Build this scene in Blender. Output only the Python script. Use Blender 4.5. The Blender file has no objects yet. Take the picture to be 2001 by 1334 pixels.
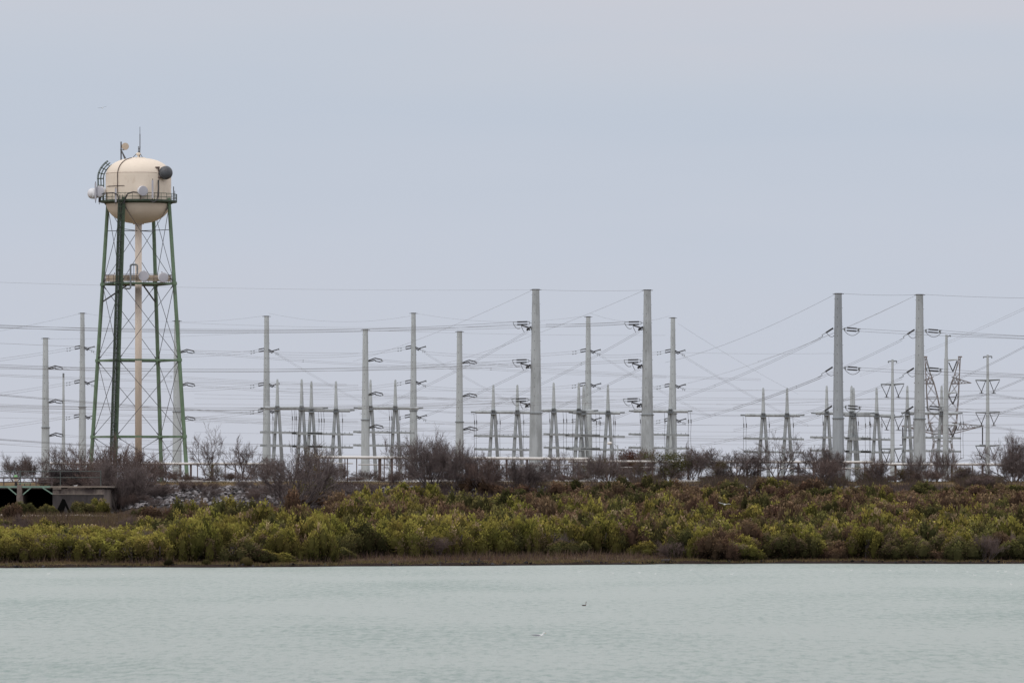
import bpy, math, random
import numpy as np
from mathutils import Vector, noise as mnoise
random.seed(7); RNG = np.random.default_rng(11)
scene = bpy.context.scene
COL = scene.collection
F = 12000.0          # focal length in photo pixels (2001 wide)
EYE = 6.4            # eye height over the water
HZ = 964.0           # row of the horizon
def s_at(Y): return F / Y
def X(px, Y): return (px - 1000.5) / F * Y
def Z(py, Y): return EYE + (HZ - py) / F * Y
def P(px, py, Y): return np.array([X(px, Y), Y, Z(py, Y)])

# ------------------------------------------------------------------ materials
def lin(c):
    return tuple(((v/255.0)/12.92 if v/255.0 <= 0.04045 else (((v/255.0)+0.055)/1.055)**2.4) for v in c)
def mat(name, col, rough=0.7, var=0.15, scale=1.5, metal=0.0, col2=None, amt2=0.5, stretch=(1,1,1), bump=0.0, spec=0.5, scale2=None):
    m = bpy.data.materials.new(name); m.use_nodes = True
    nt = m.node_tree; b = nt.nodes['Principled BSDF']
    b.inputs['Roughness'].default_value = rough; b.inputs['Metallic'].default_value = metal
    b.inputs['Specular IOR Level'].default_value = spec
    g = nt.nodes.new('ShaderNodeNewGeometry')
    mp = nt.nodes.new('ShaderNodeMapping'); mp.inputs['Scale'].default_value = stretch
    nt.links.new(g.outputs['Position'], mp.inputs['Vector'])
    n = nt.nodes.new('ShaderNodeTexNoise'); n.inputs['Scale'].default_value = scale; n.inputs['Detail'].default_value = 6
    nt.links.new(mp.outputs[0], n.inputs['Vector'])
    r = nt.nodes.new('ShaderNodeValToRGB')
    r.color_ramp.elements[0].position = 0.3; r.color_ramp.elements[1].position = 0.7
    r.color_ramp.elements[0].color = (*[max(0, c*(1-var)) for c in col], 1)
    r.color_ramp.elements[1].color = (*[min(1, c*(1+var)) for c in col], 1)
    nt.links.new(n.outputs['Fac'], r.inputs[0])
    out = r.outputs[0]
    if col2:
        n2 = nt.nodes.new('ShaderNodeTexNoise'); n2.inputs['Scale'].default_value = scale2 or scale*0.37; n2.inputs['Detail'].default_value = 8
        n2.inputs['Roughness'].default_value = 0.7
        nt.links.new(mp.outputs[0], n2.inputs['Vector'])
        r2 = nt.nodes.new('ShaderNodeValToRGB')
        r2.color_ramp.elements[0].position = 1-amt2; r2.color_ramp.elements[1].position = min(1, 1-amt2+0.12)
        r2.color_ramp.elements[0].color = (0,0,0,1); r2.color_ramp.elements[1].color = (1,1,1,1)
        nt.links.new(n2.outputs['Fac'], r2.inputs[0])
        mx = nt.nodes.new('ShaderNodeMixRGB'); mx.inputs[2].default_value = (*col2, 1)
        nt.links.new(r2.outputs[0], mx.inputs[0]); nt.links.new(out, mx.inputs[1]); out = mx.outputs[0]
    nt.links.new(out, b.inputs['Base Color'])
    if bump:
        bp = nt.nodes.new('ShaderNodeBump'); bp.inputs['Strength'].default_value = bump; bp.inputs['Distance'].default_value = 0.1
        nt.links.new(n.outputs['Fac'], bp.inputs['Height']); nt.links.new(bp.outputs[0], b.inputs['Normal'])
    return m
M = {}
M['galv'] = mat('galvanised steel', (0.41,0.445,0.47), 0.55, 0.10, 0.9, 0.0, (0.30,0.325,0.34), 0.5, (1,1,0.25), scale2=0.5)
M['galv_far'] = mat('pale galvanised steel', (0.465,0.505,0.525), 0.6, 0.08, 0.8, 0.0, (0.38,0.41,0.425), 0.5, (1,1,0.25), scale2=0.5)  # paler steel for far poles, slight haze put into the colour
M['fence_dark'] = mat('dark fence steel', (0.07,0.085,0.08), 0.7, 0.2, 2)
M['concrete_dark'] = mat('blotchy dark concrete', (0.055,0.047,0.047), 0.9, 0.35, 0.9, 0, (0.025,0.021,0.022), 0.5, (1,1,0.5), bump=0.4)  # darker, blotchy concrete for the lower wall
M['galv_dark'] = mat('weathered galvanised steel', (0.20,0.22,0.235), 0.6, 0.2, 1.2)
M['galv_blue'] = mat('blue grey galvanised steel', (0.33,0.365,0.40), 0.55, 0.12, 0.9, 0, (0.27,0.30,0.335), 0.5, (1,1,0.25), scale2=0.5)
M['galv_mid'] = mat('mid grey galvanised steel', (0.30,0.325,0.34), 0.6, 0.22, 1.1)
M['steel_dark'] = mat('dark steel', (0.085,0.085,0.09), 0.6, 0.2, 2)
M['insul'] = mat('dark insulator', (0.035,0.034,0.038), 0.4, 0.2, 3)
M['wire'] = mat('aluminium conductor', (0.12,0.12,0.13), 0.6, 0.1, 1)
M['wire_far'] = mat('haze pale conductor', (0.22,0.22,0.23), 0.6, 0.1, 1)  # lighter grey for far lines, their haze is in the colour
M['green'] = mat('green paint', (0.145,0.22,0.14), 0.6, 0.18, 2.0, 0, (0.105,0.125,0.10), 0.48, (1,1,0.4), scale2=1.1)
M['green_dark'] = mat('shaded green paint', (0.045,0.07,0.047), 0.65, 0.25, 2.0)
M['green_mid'] = mat('mid green paint', (0.075,0.115,0.072), 0.65, 0.25, 2.0)  # front leg gets a darker green than the other legs
M['cream'] = mat('cream tank paint', (0.80,0.695,0.58), 0.6, 0.035, 0.5, 0, (0.68,0.57,0.46), 0.42, (1,1,0.5), scale2=0.8)
M['cream_dark'] = mat('cream riser paint', (0.78,0.67,0.575), 0.65, 0.05, 0.8, 0, (0.70,0.59,0.49), 0.40, (1,1,0.3))
M['tan'] = mat('tan dish face', (0.50,0.41,0.32), 0.6, 0.05, 2)
M['white'] = mat('white radome', (0.72,0.72,0.75), 0.5, 0.04, 2)
M['white_face'] = mat('grey dish face', (0.46,0.46,0.51), 0.6, 0.05, 1.2)
M['radome_dark'] = mat('charcoal radome', (0.075,0.08,0.09), 0.45, 0.25, 1.3, 0, (0.14,0.13,0.13), 0.4)
M['black'] = mat('black cable', (0.03,0.028,0.03), 0.6, 0.2, 2)
M['rust'] = mat('rusty lattice steel', (0.22,0.185,0.175), 0.8, 0.3, 1.2, 0, (0.24,0.25,0.255), 0.52)
M['brown_steel'] = mat('brown weathered steel', (0.12,0.085,0.075), 0.8, 0.3, 2)
M['pipe_white'] = mat('white pipe paint', (0.72,0.70,0.68), 0.6, 0.12, 0.7, 0, (0.42,0.38,0.35), 0.42)
M['concrete'] = mat('stained concrete', (0.20,0.165,0.145), 0.9, 0.3, 0.9, 0, (0.08,0.062,0.06), 0.50, (1,1,0.6), bump=0.4)
M['concrete_light'] = mat('pale concrete edge', (0.24,0.20,0.17), 0.9, 0.3, 1.2, 0, (0.2,0.16,0.13), 0.45)
M['shade_black'] = mat('painted shade black', (0.005,0.005,0.005), 0.95, 0.2, 1, spec=0.03)  # near-black colour standing in for shade inside the openings
M['kerb'] = mat('pale kerb', (0.62,0.61,0.60), 0.9, 0.15, 0.4, 0, (0.3,0.28,0.27), 0.42)
M['green_pale'] = mat('pale green steel', (0.20,0.30,0.24), 0.7, 0.2, 1.4)
M['rail'] = mat('brown rail paint', (0.07,0.05,0.052), 0.7, 0.2, 2)
M['rock'] = mat('grey riprap rock', (0.22,0.20,0.215), 0.95, 0.7, 2.6, 0, (0.05,0.04,0.045), 0.52, scale2=1.9)
M['gravel'] = mat('pale gravel', (0.48,0.41,0.35), 0.95, 0.3, 2.2)
M['feather_white'] = mat('white feathers', (0.80,0.80,0.80), 0.8, 0.03, 5)
M['feather_grey'] = mat('grey feathers', (0.28,0.29,0.32), 0.8, 0.06, 8)
M['feather_brown'] = mat('brown feathers', (0.10,0.05,0.035), 0.8, 0.2, 8)
M['feather_black'] = mat('black feathers', (0.025,0.02,0.02), 0.8, 0.2, 8)
M['bill'] = mat('orange bill', (0.6,0.3,0.08), 0.6, 0.05, 8)
M['driftwood'] = mat('dark driftwood', (0.035,0.028,0.026), 0.9, 0.3, 4)
M['bark'] = mat('grey brown bark', (0.105,0.085,0.085), 0.95, 0.3, 2)
M['twig'] = mat('purple brown twigs', (0.130,0.102,0.098), 0.95, 0.3, 1.2)
M['twig_dark'] = mat('dark twigs', (0.055,0.043,0.045), 0.95, 0.3, 1.2)
M['twig_red'] = mat('reddish twigs', (0.130,0.092,0.082), 0.95, 0.3, 1.2)

def leafmat(name, transl=0.25, mul=1.0):
    m = bpy.data.materials.new(name); m.use_nodes = True
    nt = m.node_tree; nt.nodes.clear()
    o = nt.nodes.new('ShaderNodeOutputMaterial')
    a = nt.nodes.new('ShaderNodeAttribute'); a.attribute_name = 'Col'
    oi = nt.nodes.new('ShaderNodeObjectInfo')
    hs = nt.nodes.new('ShaderNodeHueSaturation')
    mr = nt.nodes.new('ShaderNodeMapRange'); mr.inputs[3].default_value = 0.75*mul; mr.inputs[4].default_value = 1.2*mul
    nt.links.new(oi.outputs['Random'], mr.inputs[0]); nt.links.new(mr.outputs[0], hs.inputs['Value'])
    g = nt.nodes.new('ShaderNodeNewGeometry')
    n = nt.nodes.new('ShaderNodeTexNoise'); n.inputs['Scale'].default_value = 0.35; n.inputs['Detail'].default_value = 3
    nt.links.new(g.outputs['Position'], n.inputs['Vector'])
    mr2 = nt.nodes.new('ShaderNodeMapRange'); mr2.inputs[1].default_value = 0.3; mr2.inputs[2].default_value = 0.7
    mr2.inputs[3].default_value = 0.475; mr2.inputs[4].default_value = 0.515
    nt.links.new(n.outputs['Fac'], mr2.inputs[0]); nt.links.new(mr2.outputs[0], hs.inputs['Hue'])
    nt.links.new(a.outputs['Color'], hs.inputs['Color'])
    d = nt.nodes.new('ShaderNodeBsdfDiffuse'); t = nt.nodes.new('ShaderNodeBsdfTranslucent'); mx = nt.nodes.new('ShaderNodeMixShader')
    mx.inputs[0].default_value = transl
    nt.links.new(hs.outputs[0], d.inputs[0]); nt.links.new(hs.outputs[0], t.inputs[0])
    nt.links.new(d.outputs[0], mx.inputs[1]); nt.links.new(t.outputs[0], mx.inputs[2]); nt.links.new(mx.outputs[0], o.inputs[0])
    return m
M['leaf'] = leafmat('shrub foliage', 0.15)
M['brush'] = leafmat('dry brush', 0.1)

# ------------------------------------------------------------------ mesh tools
def np_mesh(name, V, Fc, m, C=None, smooth=False):
    me = bpy.data.meshes.new(name)
    V = np.asarray(V, dtype=np.float32)
    Fl = [np.asarray(f, dtype=np.int32) for f in (Fc if isinstance(Fc, tuple) else (Fc,))]
    idx = np.concatenate([f.ravel() for f in Fl]); tot = np.concatenate([np.full(len(f), f.shape[1], dtype=np.int32) for f in Fl])
    n = len(tot); st = np.concatenate([[0], np.cumsum(tot)[:-1]]).astype(np.int32)
    me.vertices.add(len(V)); me.vertices.foreach_set('co', V.ravel())
    me.loops.add(len(idx)); me.loops.foreach_set('vertex_index', idx)
    me.polygons.add(n); me.polygons.foreach_set('loop_start', st)
    me.polygons.foreach_set('loop_total', tot)
    me.polygons.foreach_set('use_smooth', np.full(n, smooth))
    if C is not None:
        at = me.color_attributes.new('Col', 'FLOAT_COLOR', 'POINT')
        at.data.foreach_set('color', np.concatenate([C, np.ones((len(C),1))], 1).astype(np.float32).ravel())
    me.update(calc_edges=True); me.materials.append(m)
    return me
class B:
    """collects quads/tris in world coordinates"""
    def __init__(s): s.v = []; s.f = []
    def add(s, V, Fc):
        o = len(s.v); s.v.extend([tuple(map(float, p)) for p in V]); s.f.extend([tuple(int(i)+o for i in f) for f in Fc]); return s
    def box(s, a, b):
        x0,y0,z0 = [min(p,q) for p,q in zip(a,b)]; x1,y1,z1 = [max(p,q) for p,q in zip(a,b)]
        return s.add([(x0,y0,z0),(x1,y0,z0),(x1,y1,z0),(x0,y1,z0),(x0,y0,z1),(x1,y0,z1),(x1,y1,z1),(x0,y1,z1)],
                     [(3,2,1,0),(4,5,6,7),(0,1,5,4),(1,2,6,5),(2,3,7,6),(3,0,4,7)])
    def tube(s, p0, p1, r0, r1=None, n=8, cap=True, rot=0.0):
        r1 = r0 if r1 is None else r1
        p0 = np.array(p0, float); p1 = np.array(p1, float); d = p1-p0; L = np.linalg.norm(d)
        if L < 1e-6: return s
        d /= L; a = np.array([0,0,1.]) if abs(d[2]) < 0.9 else np.array([0,1.,0])
        u = np.cross(d, a); u /= np.linalg.norm(u); w = np.cross(d, u)
        ang = [2*math.pi*i/n+rot for i in range(n)]
        V = [p0 + r0*(math.cos(t)*u+math.sin(t)*w) for t in ang] + [p1 + r1*(math.cos(t)*u+math.sin(t)*w) for t in ang]
        Fc = [(i, i+n, (i+1)%n+n, (i+1)%n) for i in range(n)]
        if cap: Fc += [tuple(range(n)), tuple(range(2*n-1, n-1, -1))]
        return s.add(V, Fc)
    def bar(s, p0, p1, w, n=4): return s.tube(p0, p1, w*0.7071, n=4, rot=math.pi/4)
    def path(s, pts, r, n=6):
        for a, b in zip(pts[:-1], pts[1:]): s.tube(a, b, r, n=n, cap=True)
        return s
    def lathe(s, c, ax, prof, n=32):
        c = np.array(c, float); ax = np.array(ax, float); ax /= np.linalg.norm(ax)
        a = np.array([0,0,1.]) if abs(ax[2]) < 0.9 else np.array([0,1.,0])
        u = np.cross(ax, a); u /= np.linalg.norm(u); w = np.cross(ax, u)
        V = []; Fc = []
        for (r, h) in prof:
            for i in range(n):
                t = 2*math.pi*i/n; V.append(c + ax*h + max(r,1e-4)*(math.cos(t)*u+math.sin(t)*w))
        for j in range(len(prof)-1):
            for i in range(n):
                Fc.append((j*n+i, j*n+(i+1)%n, (j+1)*n+(i+1)%n, (j+1)*n+i))
        return s.add(V, Fc)
    def mesh(s, name, m, off=(0,0,0), smooth=False):
        me = bpy.data.meshes.new(name)
        me.from_pydata([(v[0]-off[0], v[1]-off[1], v[2]-off[2]) for v in s.v], [], s.f)
        me.materials.append(m)
        if smooth:
            for p in me.polygons: p.use_smooth = True
        me.update(); return me
def tag(o, label=None, cat=None, group=None, kind=None):
    if label: o['label'] = label
    if cat: o['category'] = cat
    if group: o['group'] = group
    if kind: o['kind'] = kind
    return o
def thing(name, label, cat, loc, group=None):
    o = bpy.data.objects.new(name, None); o.empty_display_size = 0.5; COL.objects.link(o)
    o.location = tuple(float(c) for c in loc); return tag(o, label, cat, group)
def rootloc(o):
    while o.parent: o = o.parent
    return tuple(o.location)
def part(name, b, m, parent, label=None, smooth=False):
    me = b.mesh(name, m, rootloc(parent), smooth)
    o = bpy.data.objects.new(name, me); COL.objects.link(o); o.parent = parent
    if label: o['label'] = label
    return o
def solo(name, b, m, label, cat, loc, group=None, smooth=False, kind=None):
    me = b.mesh(name, m, loc, smooth)
    o = bpy.data.objects.new(name, me); COL.objects.link(o); o.location = tuple(float(c) for c in loc)
    return tag(o, label, cat, group, kind)
def link_mesh(name, me, parent=None, loc=(0,0,0)):
    o = bpy.data.objects.new(name, me); COL.objects.link(o); o.location = loc
    if parent: o.parent = parent
    return o
def copy_thing(root, loc, rotz=0, scl=(1,1,1)):
    r = root.copy(); COL.objects.link(r); r.location = loc; r.rotation_euler = (0,0,rotz); r.scale = scl
    for ch in list(root.children):
        c = ch.copy(); COL.objects.link(c); c.parent = r
        for g in list(ch.children):
            d = g.copy(); COL.objects.link(d); d.parent = c
    return r
def segs(P0, P1, R0, R1, n=3):
    P0=np.asarray(P0,float); P1=np.asarray(P1,float); R0=np.asarray(R0,float)[:,None]; R1=np.asarray(R1,float)[:,None]
    d = P1-P0; L = np.linalg.norm(d,axis=1,keepdims=True)+1e-9; d = d/L
    a = np.where(np.abs(d[:,2:3])<0.9, np.array([[0,0,1.]]), np.array([[0,1.,0]]))
    u = np.cross(d,a); u /= np.linalg.norm(u,axis=1,keepdims=True)+1e-9; w = np.cross(d,u)
    rings=[]
    for (Pp,R) in ((P0,R0),(P1,R1)):
        for i in range(n):
            t=2*math.pi*i/n; rings.append(Pp+R*(math.cos(t)*u+math.sin(t)*w))
    V = np.stack(rings,1).reshape(-1,3); N=len(P0); base=(np.arange(N)*2*n)[:,None]
    fs=[base+np.array([[i, i+n, (i+1)%n+n, (i+1)%n]]) for i in range(n)]
    return V, np.concatenate(fs,0)

# ------------------------------------------------------------------ terrain
def shore_py(px): return float(np.interp(px, [-800,0,500,1000,1250,1300,1500,2001,2800],[1112,1109,1107.5,1104.5,1103,1101.5,1100.5,1100.8,1100]))
def shore_Y(x):
    Y = 550.0
    for _ in range(3):
        px = x/Y*F+1000.5; Y = F*EYE/(shore_py(px)-HZ)
    return Y + 0.5*math.sin(x*0.31)+0.35*math.sin(x*0.83+1)+0.25*math.sin(x*2.1)+1.6*math.sin(x*0.097+.5)*math.sin(x*.19)
TT = [-60,-8,0,0.5,3,20,60,100,140,162,176,202,206,230,6000]
ZZ = [-4,-0.8,-0.03,0.27,0.33,0.6,1.3,2.2,3.3,3.85,4.3,7.72,7.8,7.85,7.9]
XB = X(206, 712)     # right end of the intake structure
def ground(x, Y):
    ys = shore_Y(x)
    t = (Y-ys)/(747-ys)*202 if Y > ys else (Y-ys)
    z = float(np.interp(t, TT, ZZ))
    if 0.3 < t < 8: z *= 0.75+0.55*mnoise.noise(Vector((x*0.22,Y*0.1,0)))+0.25*mnoise.noise(Vector((x*1.1,Y*0.3,5)))
    if 4 < t: z += (0.12*math.sin(x*0.23+Y*0.11)+0.08*math.sin(x*0.61-Y*0.37))*min(1,(t-4)/20.0)*(1 if t<176 else 0.4)
    if x < XB+3 and 700 < Y < 740.5:
        k = min(1, max(0, (XB+3-x)/3.0)) * min(1, (740.5-Y)/1.5)
        z = z*(1-k)+min(z, 3.9)*k
    return z
def tval(x, Y):
    ys = shore_Y(x); return (Y-ys)/(747-ys)*202
def make_ground():
    ys = sorted(set([500,515,525]+[round(528+i*0.6,2) for i in range(75)]+[575+i*3 for i in range(42)]+[700+i*0.75 for i in range(76)]+[760,775,800,850,950,1100,1400,1900,2600,4000,7000]))
    xs = sorted(set([-5000,-2500,-1200,-600,-300,-200,-150]+[-120+i*1.5 for i in range(161)]+[150,200,300,600,1200,2500,5000]))
    V = [(x,y,ground(x,y)) for y in ys for x in xs]; nx=len(xs)
    Fc = [(j*nx+i, j*nx+i+1, (j+1)*nx+i+1, (j+1)*nx+i) for j in range(len(ys)-1) for i in range(nx-1)]
    m = bpy.data.materials.new('lakeside ground'); m.use_nodes=True; nt=m.node_tree; b=nt.nodes['Principled BSDF']; b.inputs['Roughness'].default_value=0.95
    b.inputs['Specular IOR Level'].default_value=0.1
    g=nt.nodes.new('ShaderNodeNewGeometry'); sx=nt.nodes.new('ShaderNodeSeparateXYZ'); nt.links.new(g.outputs['Position'],sx.inputs[0])
    n=nt.nodes.new('ShaderNodeTexNoise'); n.inputs['Scale'].default_value=0.6; n.inputs['Detail'].default_value=8; nt.links.new(g.outputs['Position'],n.inputs['Vector'])
    ma=nt.nodes.new('ShaderNodeMath'); ma.operation='MULTIPLY_ADD'; ma.inputs[1].default_value=0.5; ma.inputs[2].default_value=-0.25
    nt.links.new(n.outputs['Fac'],ma.inputs[0]); ad=nt.nodes.new('ShaderNodeMath'); ad.operation='ADD'
    nt.links.new(ma.outputs[0],ad.inputs[0]); nt.links.new(sx.outputs['Z'],ad.inputs[1])
    mr=nt.nodes.new('ShaderNodeMapRange'); mr.inputs[1].default_value=0; mr.inputs[2].default_value=9; nt.links.new(ad.outputs[0],mr.inputs[0])
    r=nt.nodes.new('ShaderNodeValToRGB'); cr=r.color_ramp; cr.interpolation='LINEAR'
    stops=[(0.0,(0.025,0.018,0.015)),(0.030,(0.03,0.02,0.017)),(0.040,(0.16,0.12,0.07)),(0.055,(0.11,0.08,0.055)),(0.12,(0.06,0.045,0.035)),(0.45,(0.075,0.055,0.042)),(0.80,(0.075,0.06,0.055)),(0.835,(0.17,0.125,0.07)),(0.9,(0.19,0.14,0.08))]
    cr.elements[0].position=0; cr.elements[0].color=(*stops[0][1],1); cr.elements[1].position=stops[-1][0]; cr.elements[1].color=(*stops[-1][1],1)
    for p,c in stops[1:-1]:
        e=cr.elements.new(p); e.color=(*c,1)
    nt.links.new(mr.outputs[0],r.inputs[0])
    n2=nt.nodes.new('ShaderNodeTexNoise'); n2.inputs['Scale'].default_value=2.5; n2.inputs['Detail'].default_value=8; nt.links.new(g.outputs['Position'],n2.inputs['Vector'])
    mx=nt.nodes.new('ShaderNodeMixRGB'); mx.blend_type='MULTIPLY'; mx.inputs[0].default_value=0.6
    r2=nt.nodes.new('ShaderNodeValToRGB'); r2.color_ramp.elements[0].position=.3; r2.color_ramp.elements[0].color=(0.45,0.42,0.4,1); r2.color_ramp.elements[1].position=.7; r2.color_ramp.elements[1].color=(1.3,1.25,1.2,1)
    nt.links.new(n2.outputs['Fac'],r2.inputs[0]); nt.links.new(r.outputs[0],mx.inputs[1]); nt.links.new(r2.outputs[0],mx.inputs[2]); nt.links.new(mx.outputs[0],b.inputs['Base Color'])
    o = link_mesh('ground', np_mesh('ground', V, Fc, m, smooth=True)); tag(o, kind='structure')
make_ground()

def make_water():
    m = bpy.data.materials.new('lake water'); m.use_nodes=True; nt=m.node_tree; b=nt.nodes['Principled BSDF']
    b.inputs['Roughness'].default_value=0.35; b.inputs['IOR'].default_value=1.33
    g=nt.nodes.new('ShaderNodeNewGeometry')
    def nz(scale, det, st=(1,1,1), rough=0.55, rz=0.0):
        mp=nt.nodes.new('ShaderNodeMapping'); mp.inputs['Scale'].default_value=st; mp.inputs['Rotation'].default_value=(0,0,rz)
        nt.links.new(g.outputs['Position'],mp.inputs['Vector'])
        n=nt.nodes.new('ShaderNodeTexNoise'); n.inputs['Scale'].default_value=scale; n.inputs['Detail'].default_value=det; n.inputs['Roughness'].default_value=rough
        nt.links.new(mp.outputs[0],n.inputs['Vector']); return n
    a=nz(1.15,7,(1.7,0.30,1),0.72,0.05); c=nz(4.5,4,(1,0.22,1),0.65,-0.04); d=nz(0.05,4,(1,0.4,1))
    h=nt.nodes.new('ShaderNodeMath'); h.operation='MULTIPLY_ADD'; h.inputs[1].default_value=0.30
    nt.links.new(c.outputs['Fac'],h.inputs[0]); nt.links.new(a.outputs['Fac'],h.inputs[2])
    bp=nt.nodes.new('ShaderNodeBump'); bp.inputs['Strength'].default_value=1.0; bp.inputs['Distance'].default_value=0.55
    nt.links.new(h.outputs[0],bp.inputs['Height']); nt.links.new(bp.outputs[0],b.inputs['Normal'])
    mx=nt.nodes.new('ShaderNodeValToRGB'); mx.color_ramp.elements[0].position=.42; mx.color_ramp.elements[1].position=.58
    mx.color_ramp.elements[0].color=(0.205,0.318,0.275,1); mx.color_ramp.elements[1].color=(0.485,0.548,0.512,1)  # light and dark of the ripples painted into the base colour
    b.inputs['Specular IOR Level'].default_value=0.32
    e=nt.nodes.new('ShaderNodeMath'); e.operation='MULTIPLY_ADD'; e.inputs[1].default_value=0.3
    sc=nt.nodes.new('ShaderNodeMath'); sc.operation='MULTIPLY'; sc.inputs[1].default_value=0.64
    nt.links.new(h.outputs[0],sc.inputs[0]); nt.links.new(d.outputs['Fac'],e.inputs[0]); nt.links.new(sc.outputs[0],e.inputs[2])
    nt.links.new(e.outputs[0],mx.inputs[0]); nt.links.new(mx.outputs[0],b.inputs['Base Color'])
    V=[]; Fc=[]
    xs=[-4000,-1000,-300,300,1000,4000]; ys=[-3000,-500,0,150,300,450,620]
    V=[(x,y,0.0) for y in ys for x in xs]; nx=len(xs)
    Fc=[(j*nx+i,j*nx+i+1,(j+1)*nx+i+1,(j+1)*nx+i) for j in range(len(ys)-1) for i in range(nx-1)]
    tag(link_mesh('lake_water', np_mesh('lake_water',V,Fc,m)), kind='structure')
make_water()

# ------------------------------------------------------------------ world, sun, camera
SUN_EL, SUN_ROT = math.radians(48), math.radians(215)
w = bpy.data.worlds.new("World"); scene.world = w; w.use_nodes = True
nt = w.node_tree; bg = nt.nodes['Background']
sky = nt.nodes.new('ShaderNodeTexSky'); sky.sky_type='NISHITA'; sky.sun_disc=False; sky.sun_elevation=SUN_EL; sky.sun_rotation=SUN_ROT; sky.dust_density=4
tc = nt.nodes.new('ShaderNodeTexCoord'); sp = nt.nodes.new('ShaderNodeSeparateXYZ'); nt.links.new(tc.outputs['Generated'], sp.inputs[0])
mpn = nt.nodes.new('ShaderNodeMapping'); mpn.inputs['Scale'].default_value=(1,1,7); nt.links.new(tc.outputs['Generated'], mpn.inputs[0])
cn = nt.nodes.new('ShaderNodeTexNoise'); cn.inputs['Scale'].default_value=9; cn.inputs['Detail'].default_value=5; cn.inputs['Roughness'].default_value=0.45; nt.links.new(mpn.outputs[0], cn.inputs['Vector'])
cm = nt.nodes.new('ShaderNodeMath'); cm.operation='MULTIPLY_ADD'; cm.inputs[1].default_value=0.035; cm.inputs[2].default_value=-0.0175
nt.links.new(cn.outputs['Fac'], cm.inputs[0]); ca = nt.nodes.new('ShaderNodeMath'); ca.operation='ADD'; nt.links.new(cm.outputs[0], ca.inputs[0]); nt.links.new(sp.outputs['Z'], ca.inputs[1])
mr = nt.nodes.new('ShaderNodeMapRange'); mr.inputs[1].default_value=-0.02; mr.inputs[2].default_value=0.98; nt.links.new(ca.outputs[0], mr.inputs[0])
ramp = nt.nodes.new('ShaderNodeValToRGB'); cr = ramp.color_ramp
ST = [(0.0,(200,203,213)),(0.035,(199,203,214)),(0.062,(196,203,216)),(0.080,(191,200,214)),(0.092,(195,202,214)),(0.101,(200,203,213)),(0.115,(203,204,212))]
cr.elements[0].position=0; cr.elements[0].color=(*lin(ST[0][1]),1); cr.elements[1].position=0.9; cr.elements[1].color=(1.05,1.04,1.06,1)
for p,c in ST[1:]:
    e=cr.elements.new(p); e.color=(*lin(c),1)
e=cr.elements.new(0.4); e.color=(0.95,0.94,0.97,1)
nt.links.new(mr.outputs[0], ramp.inputs[0])
sm = nt.nodes.new('ShaderNodeMixRGB'); sm.blend_type='ADD'; sm.inputs[0].default_value=1.0
s2 = nt.nodes.new('ShaderNodeMixRGB'); s2.blend_type='MULTIPLY'; s2.inputs[0].default_value=1; s2.inputs[2].default_value=(0.005,0.005,0.005,1)
nt.links.new(sky.outputs[0], s2.inputs[1]); nt.links.new(ramp.outputs[0], sm.inputs[1]); nt.links.new(s2.outputs[0], sm.inputs[2])
nt.links.new(sm.outputs[0], bg.inputs[0]); bg.inputs[1].default_value = 0.98
sl = bpy.data.lights.new('overcast_sun','SUN'); sl.energy=0.7; sl.angle=math.radians(25); sl.color=(1,0.96,0.9)
so = bpy.data.objects.new('overcast_sun', sl); COL.objects.link(so)
dirv = Vector((math.sin(SUN_ROT)*math.cos(SUN_EL), math.cos(SUN_ROT)*math.cos(SUN_EL), math.sin(SUN_EL)))
so.rotation_euler = dirv.to_track_quat('Z','Y').to_euler(); so.location=(-60,-60,120)
cam = bpy.data.cameras.new('camera'); co = bpy.data.objects.new('camera', cam); COL.objects.link(co)
co.location=(0,0,EYE); co.rotation_euler=(math.radians(90),0,0)
cam.sensor_width=36; cam.lens=F/2001*36; cam.shift_y=(HZ-667)/2001; cam.clip_end=20000; cam.clip_start=1
scene.camera = co
scene.view_settings.view_transform='Standard'; scene.view_settings.look='None'; scene.view_settings.exposure=0; scene.view_settings.gamma=1

# ------------------------------------------------------------------ water tower
YT = 784.0; ST_ = s_at(YT)
def tp(dx, dy, py):     # offsets in photo pixels at the tower, row at the tower
    return np.array([X(270.5,YT)+dx/ST_, YT+dy/ST_, Z(py,YT)])
LEGS = [np.array([93,-38.])/100.4, np.array([-38,-93.])/100.4, np.array([-93,38.])/100.4, np.array([38,93.])/100.4]
def lr(py): return 66+(py-395)*0.0722
def legp(k, py, extra=0): d=LEGS[k]; r=lr(py)+extra; return tp(d[0]*r, d[1]*r, py)
GZ = 7.85
tow = thing('water_tower','tall cream water tank on green steel legs with dishes and a balcony','water tower',(X(270.5,YT),YT,GZ))
gpy = HZ-(GZ-EYE)*ST_
b=B(); R=64/ST_; c=tp(0,0,0); c[2]=0
prof=[]
z_bot=Z(437,YT); z_b=Z(393,YT); z_t=Z(345,YT); z_top=Z(309,YT)
for i in range(17):
    a=math.pi/2*i/16; prof.append((R*math.sin(a)**0.9, z_b-(z_b-z_bot)*math.cos(a)**0.95))
for i in range(18):
    a=math.pi/2*i/17; prof.append((R*max(0,math.cos(a))**0.80, z_t+(z_top-z_t)*math.sin(a)**1.0))
b.lathe(c,(0,0,1),prof,72); tank=part('tank',b,M['cream'],tow,smooth=True)
b=B(); cc=tp(0,0,309); b.lathe(cc,(0,0,1),[(0.9,-0.05),(0.9,0.05),(0.25,0.07),(0.13,0.15),(0.12,0.35),(0.3,0.42),(0.34,0.55),(0.2,0.68),(0,0.72)],20)
part('roof_vent',b,M['cream'],tank,smooth=True)
b=B(); b.lathe(tp(0,0,340),(0,0,1),[(R*0.998,0),(R*1.004,0.02),(R*1.004,0.07),(R*0.998,0.09)],72); part('weld_band',b,M['cream_dark'],tank)
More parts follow.
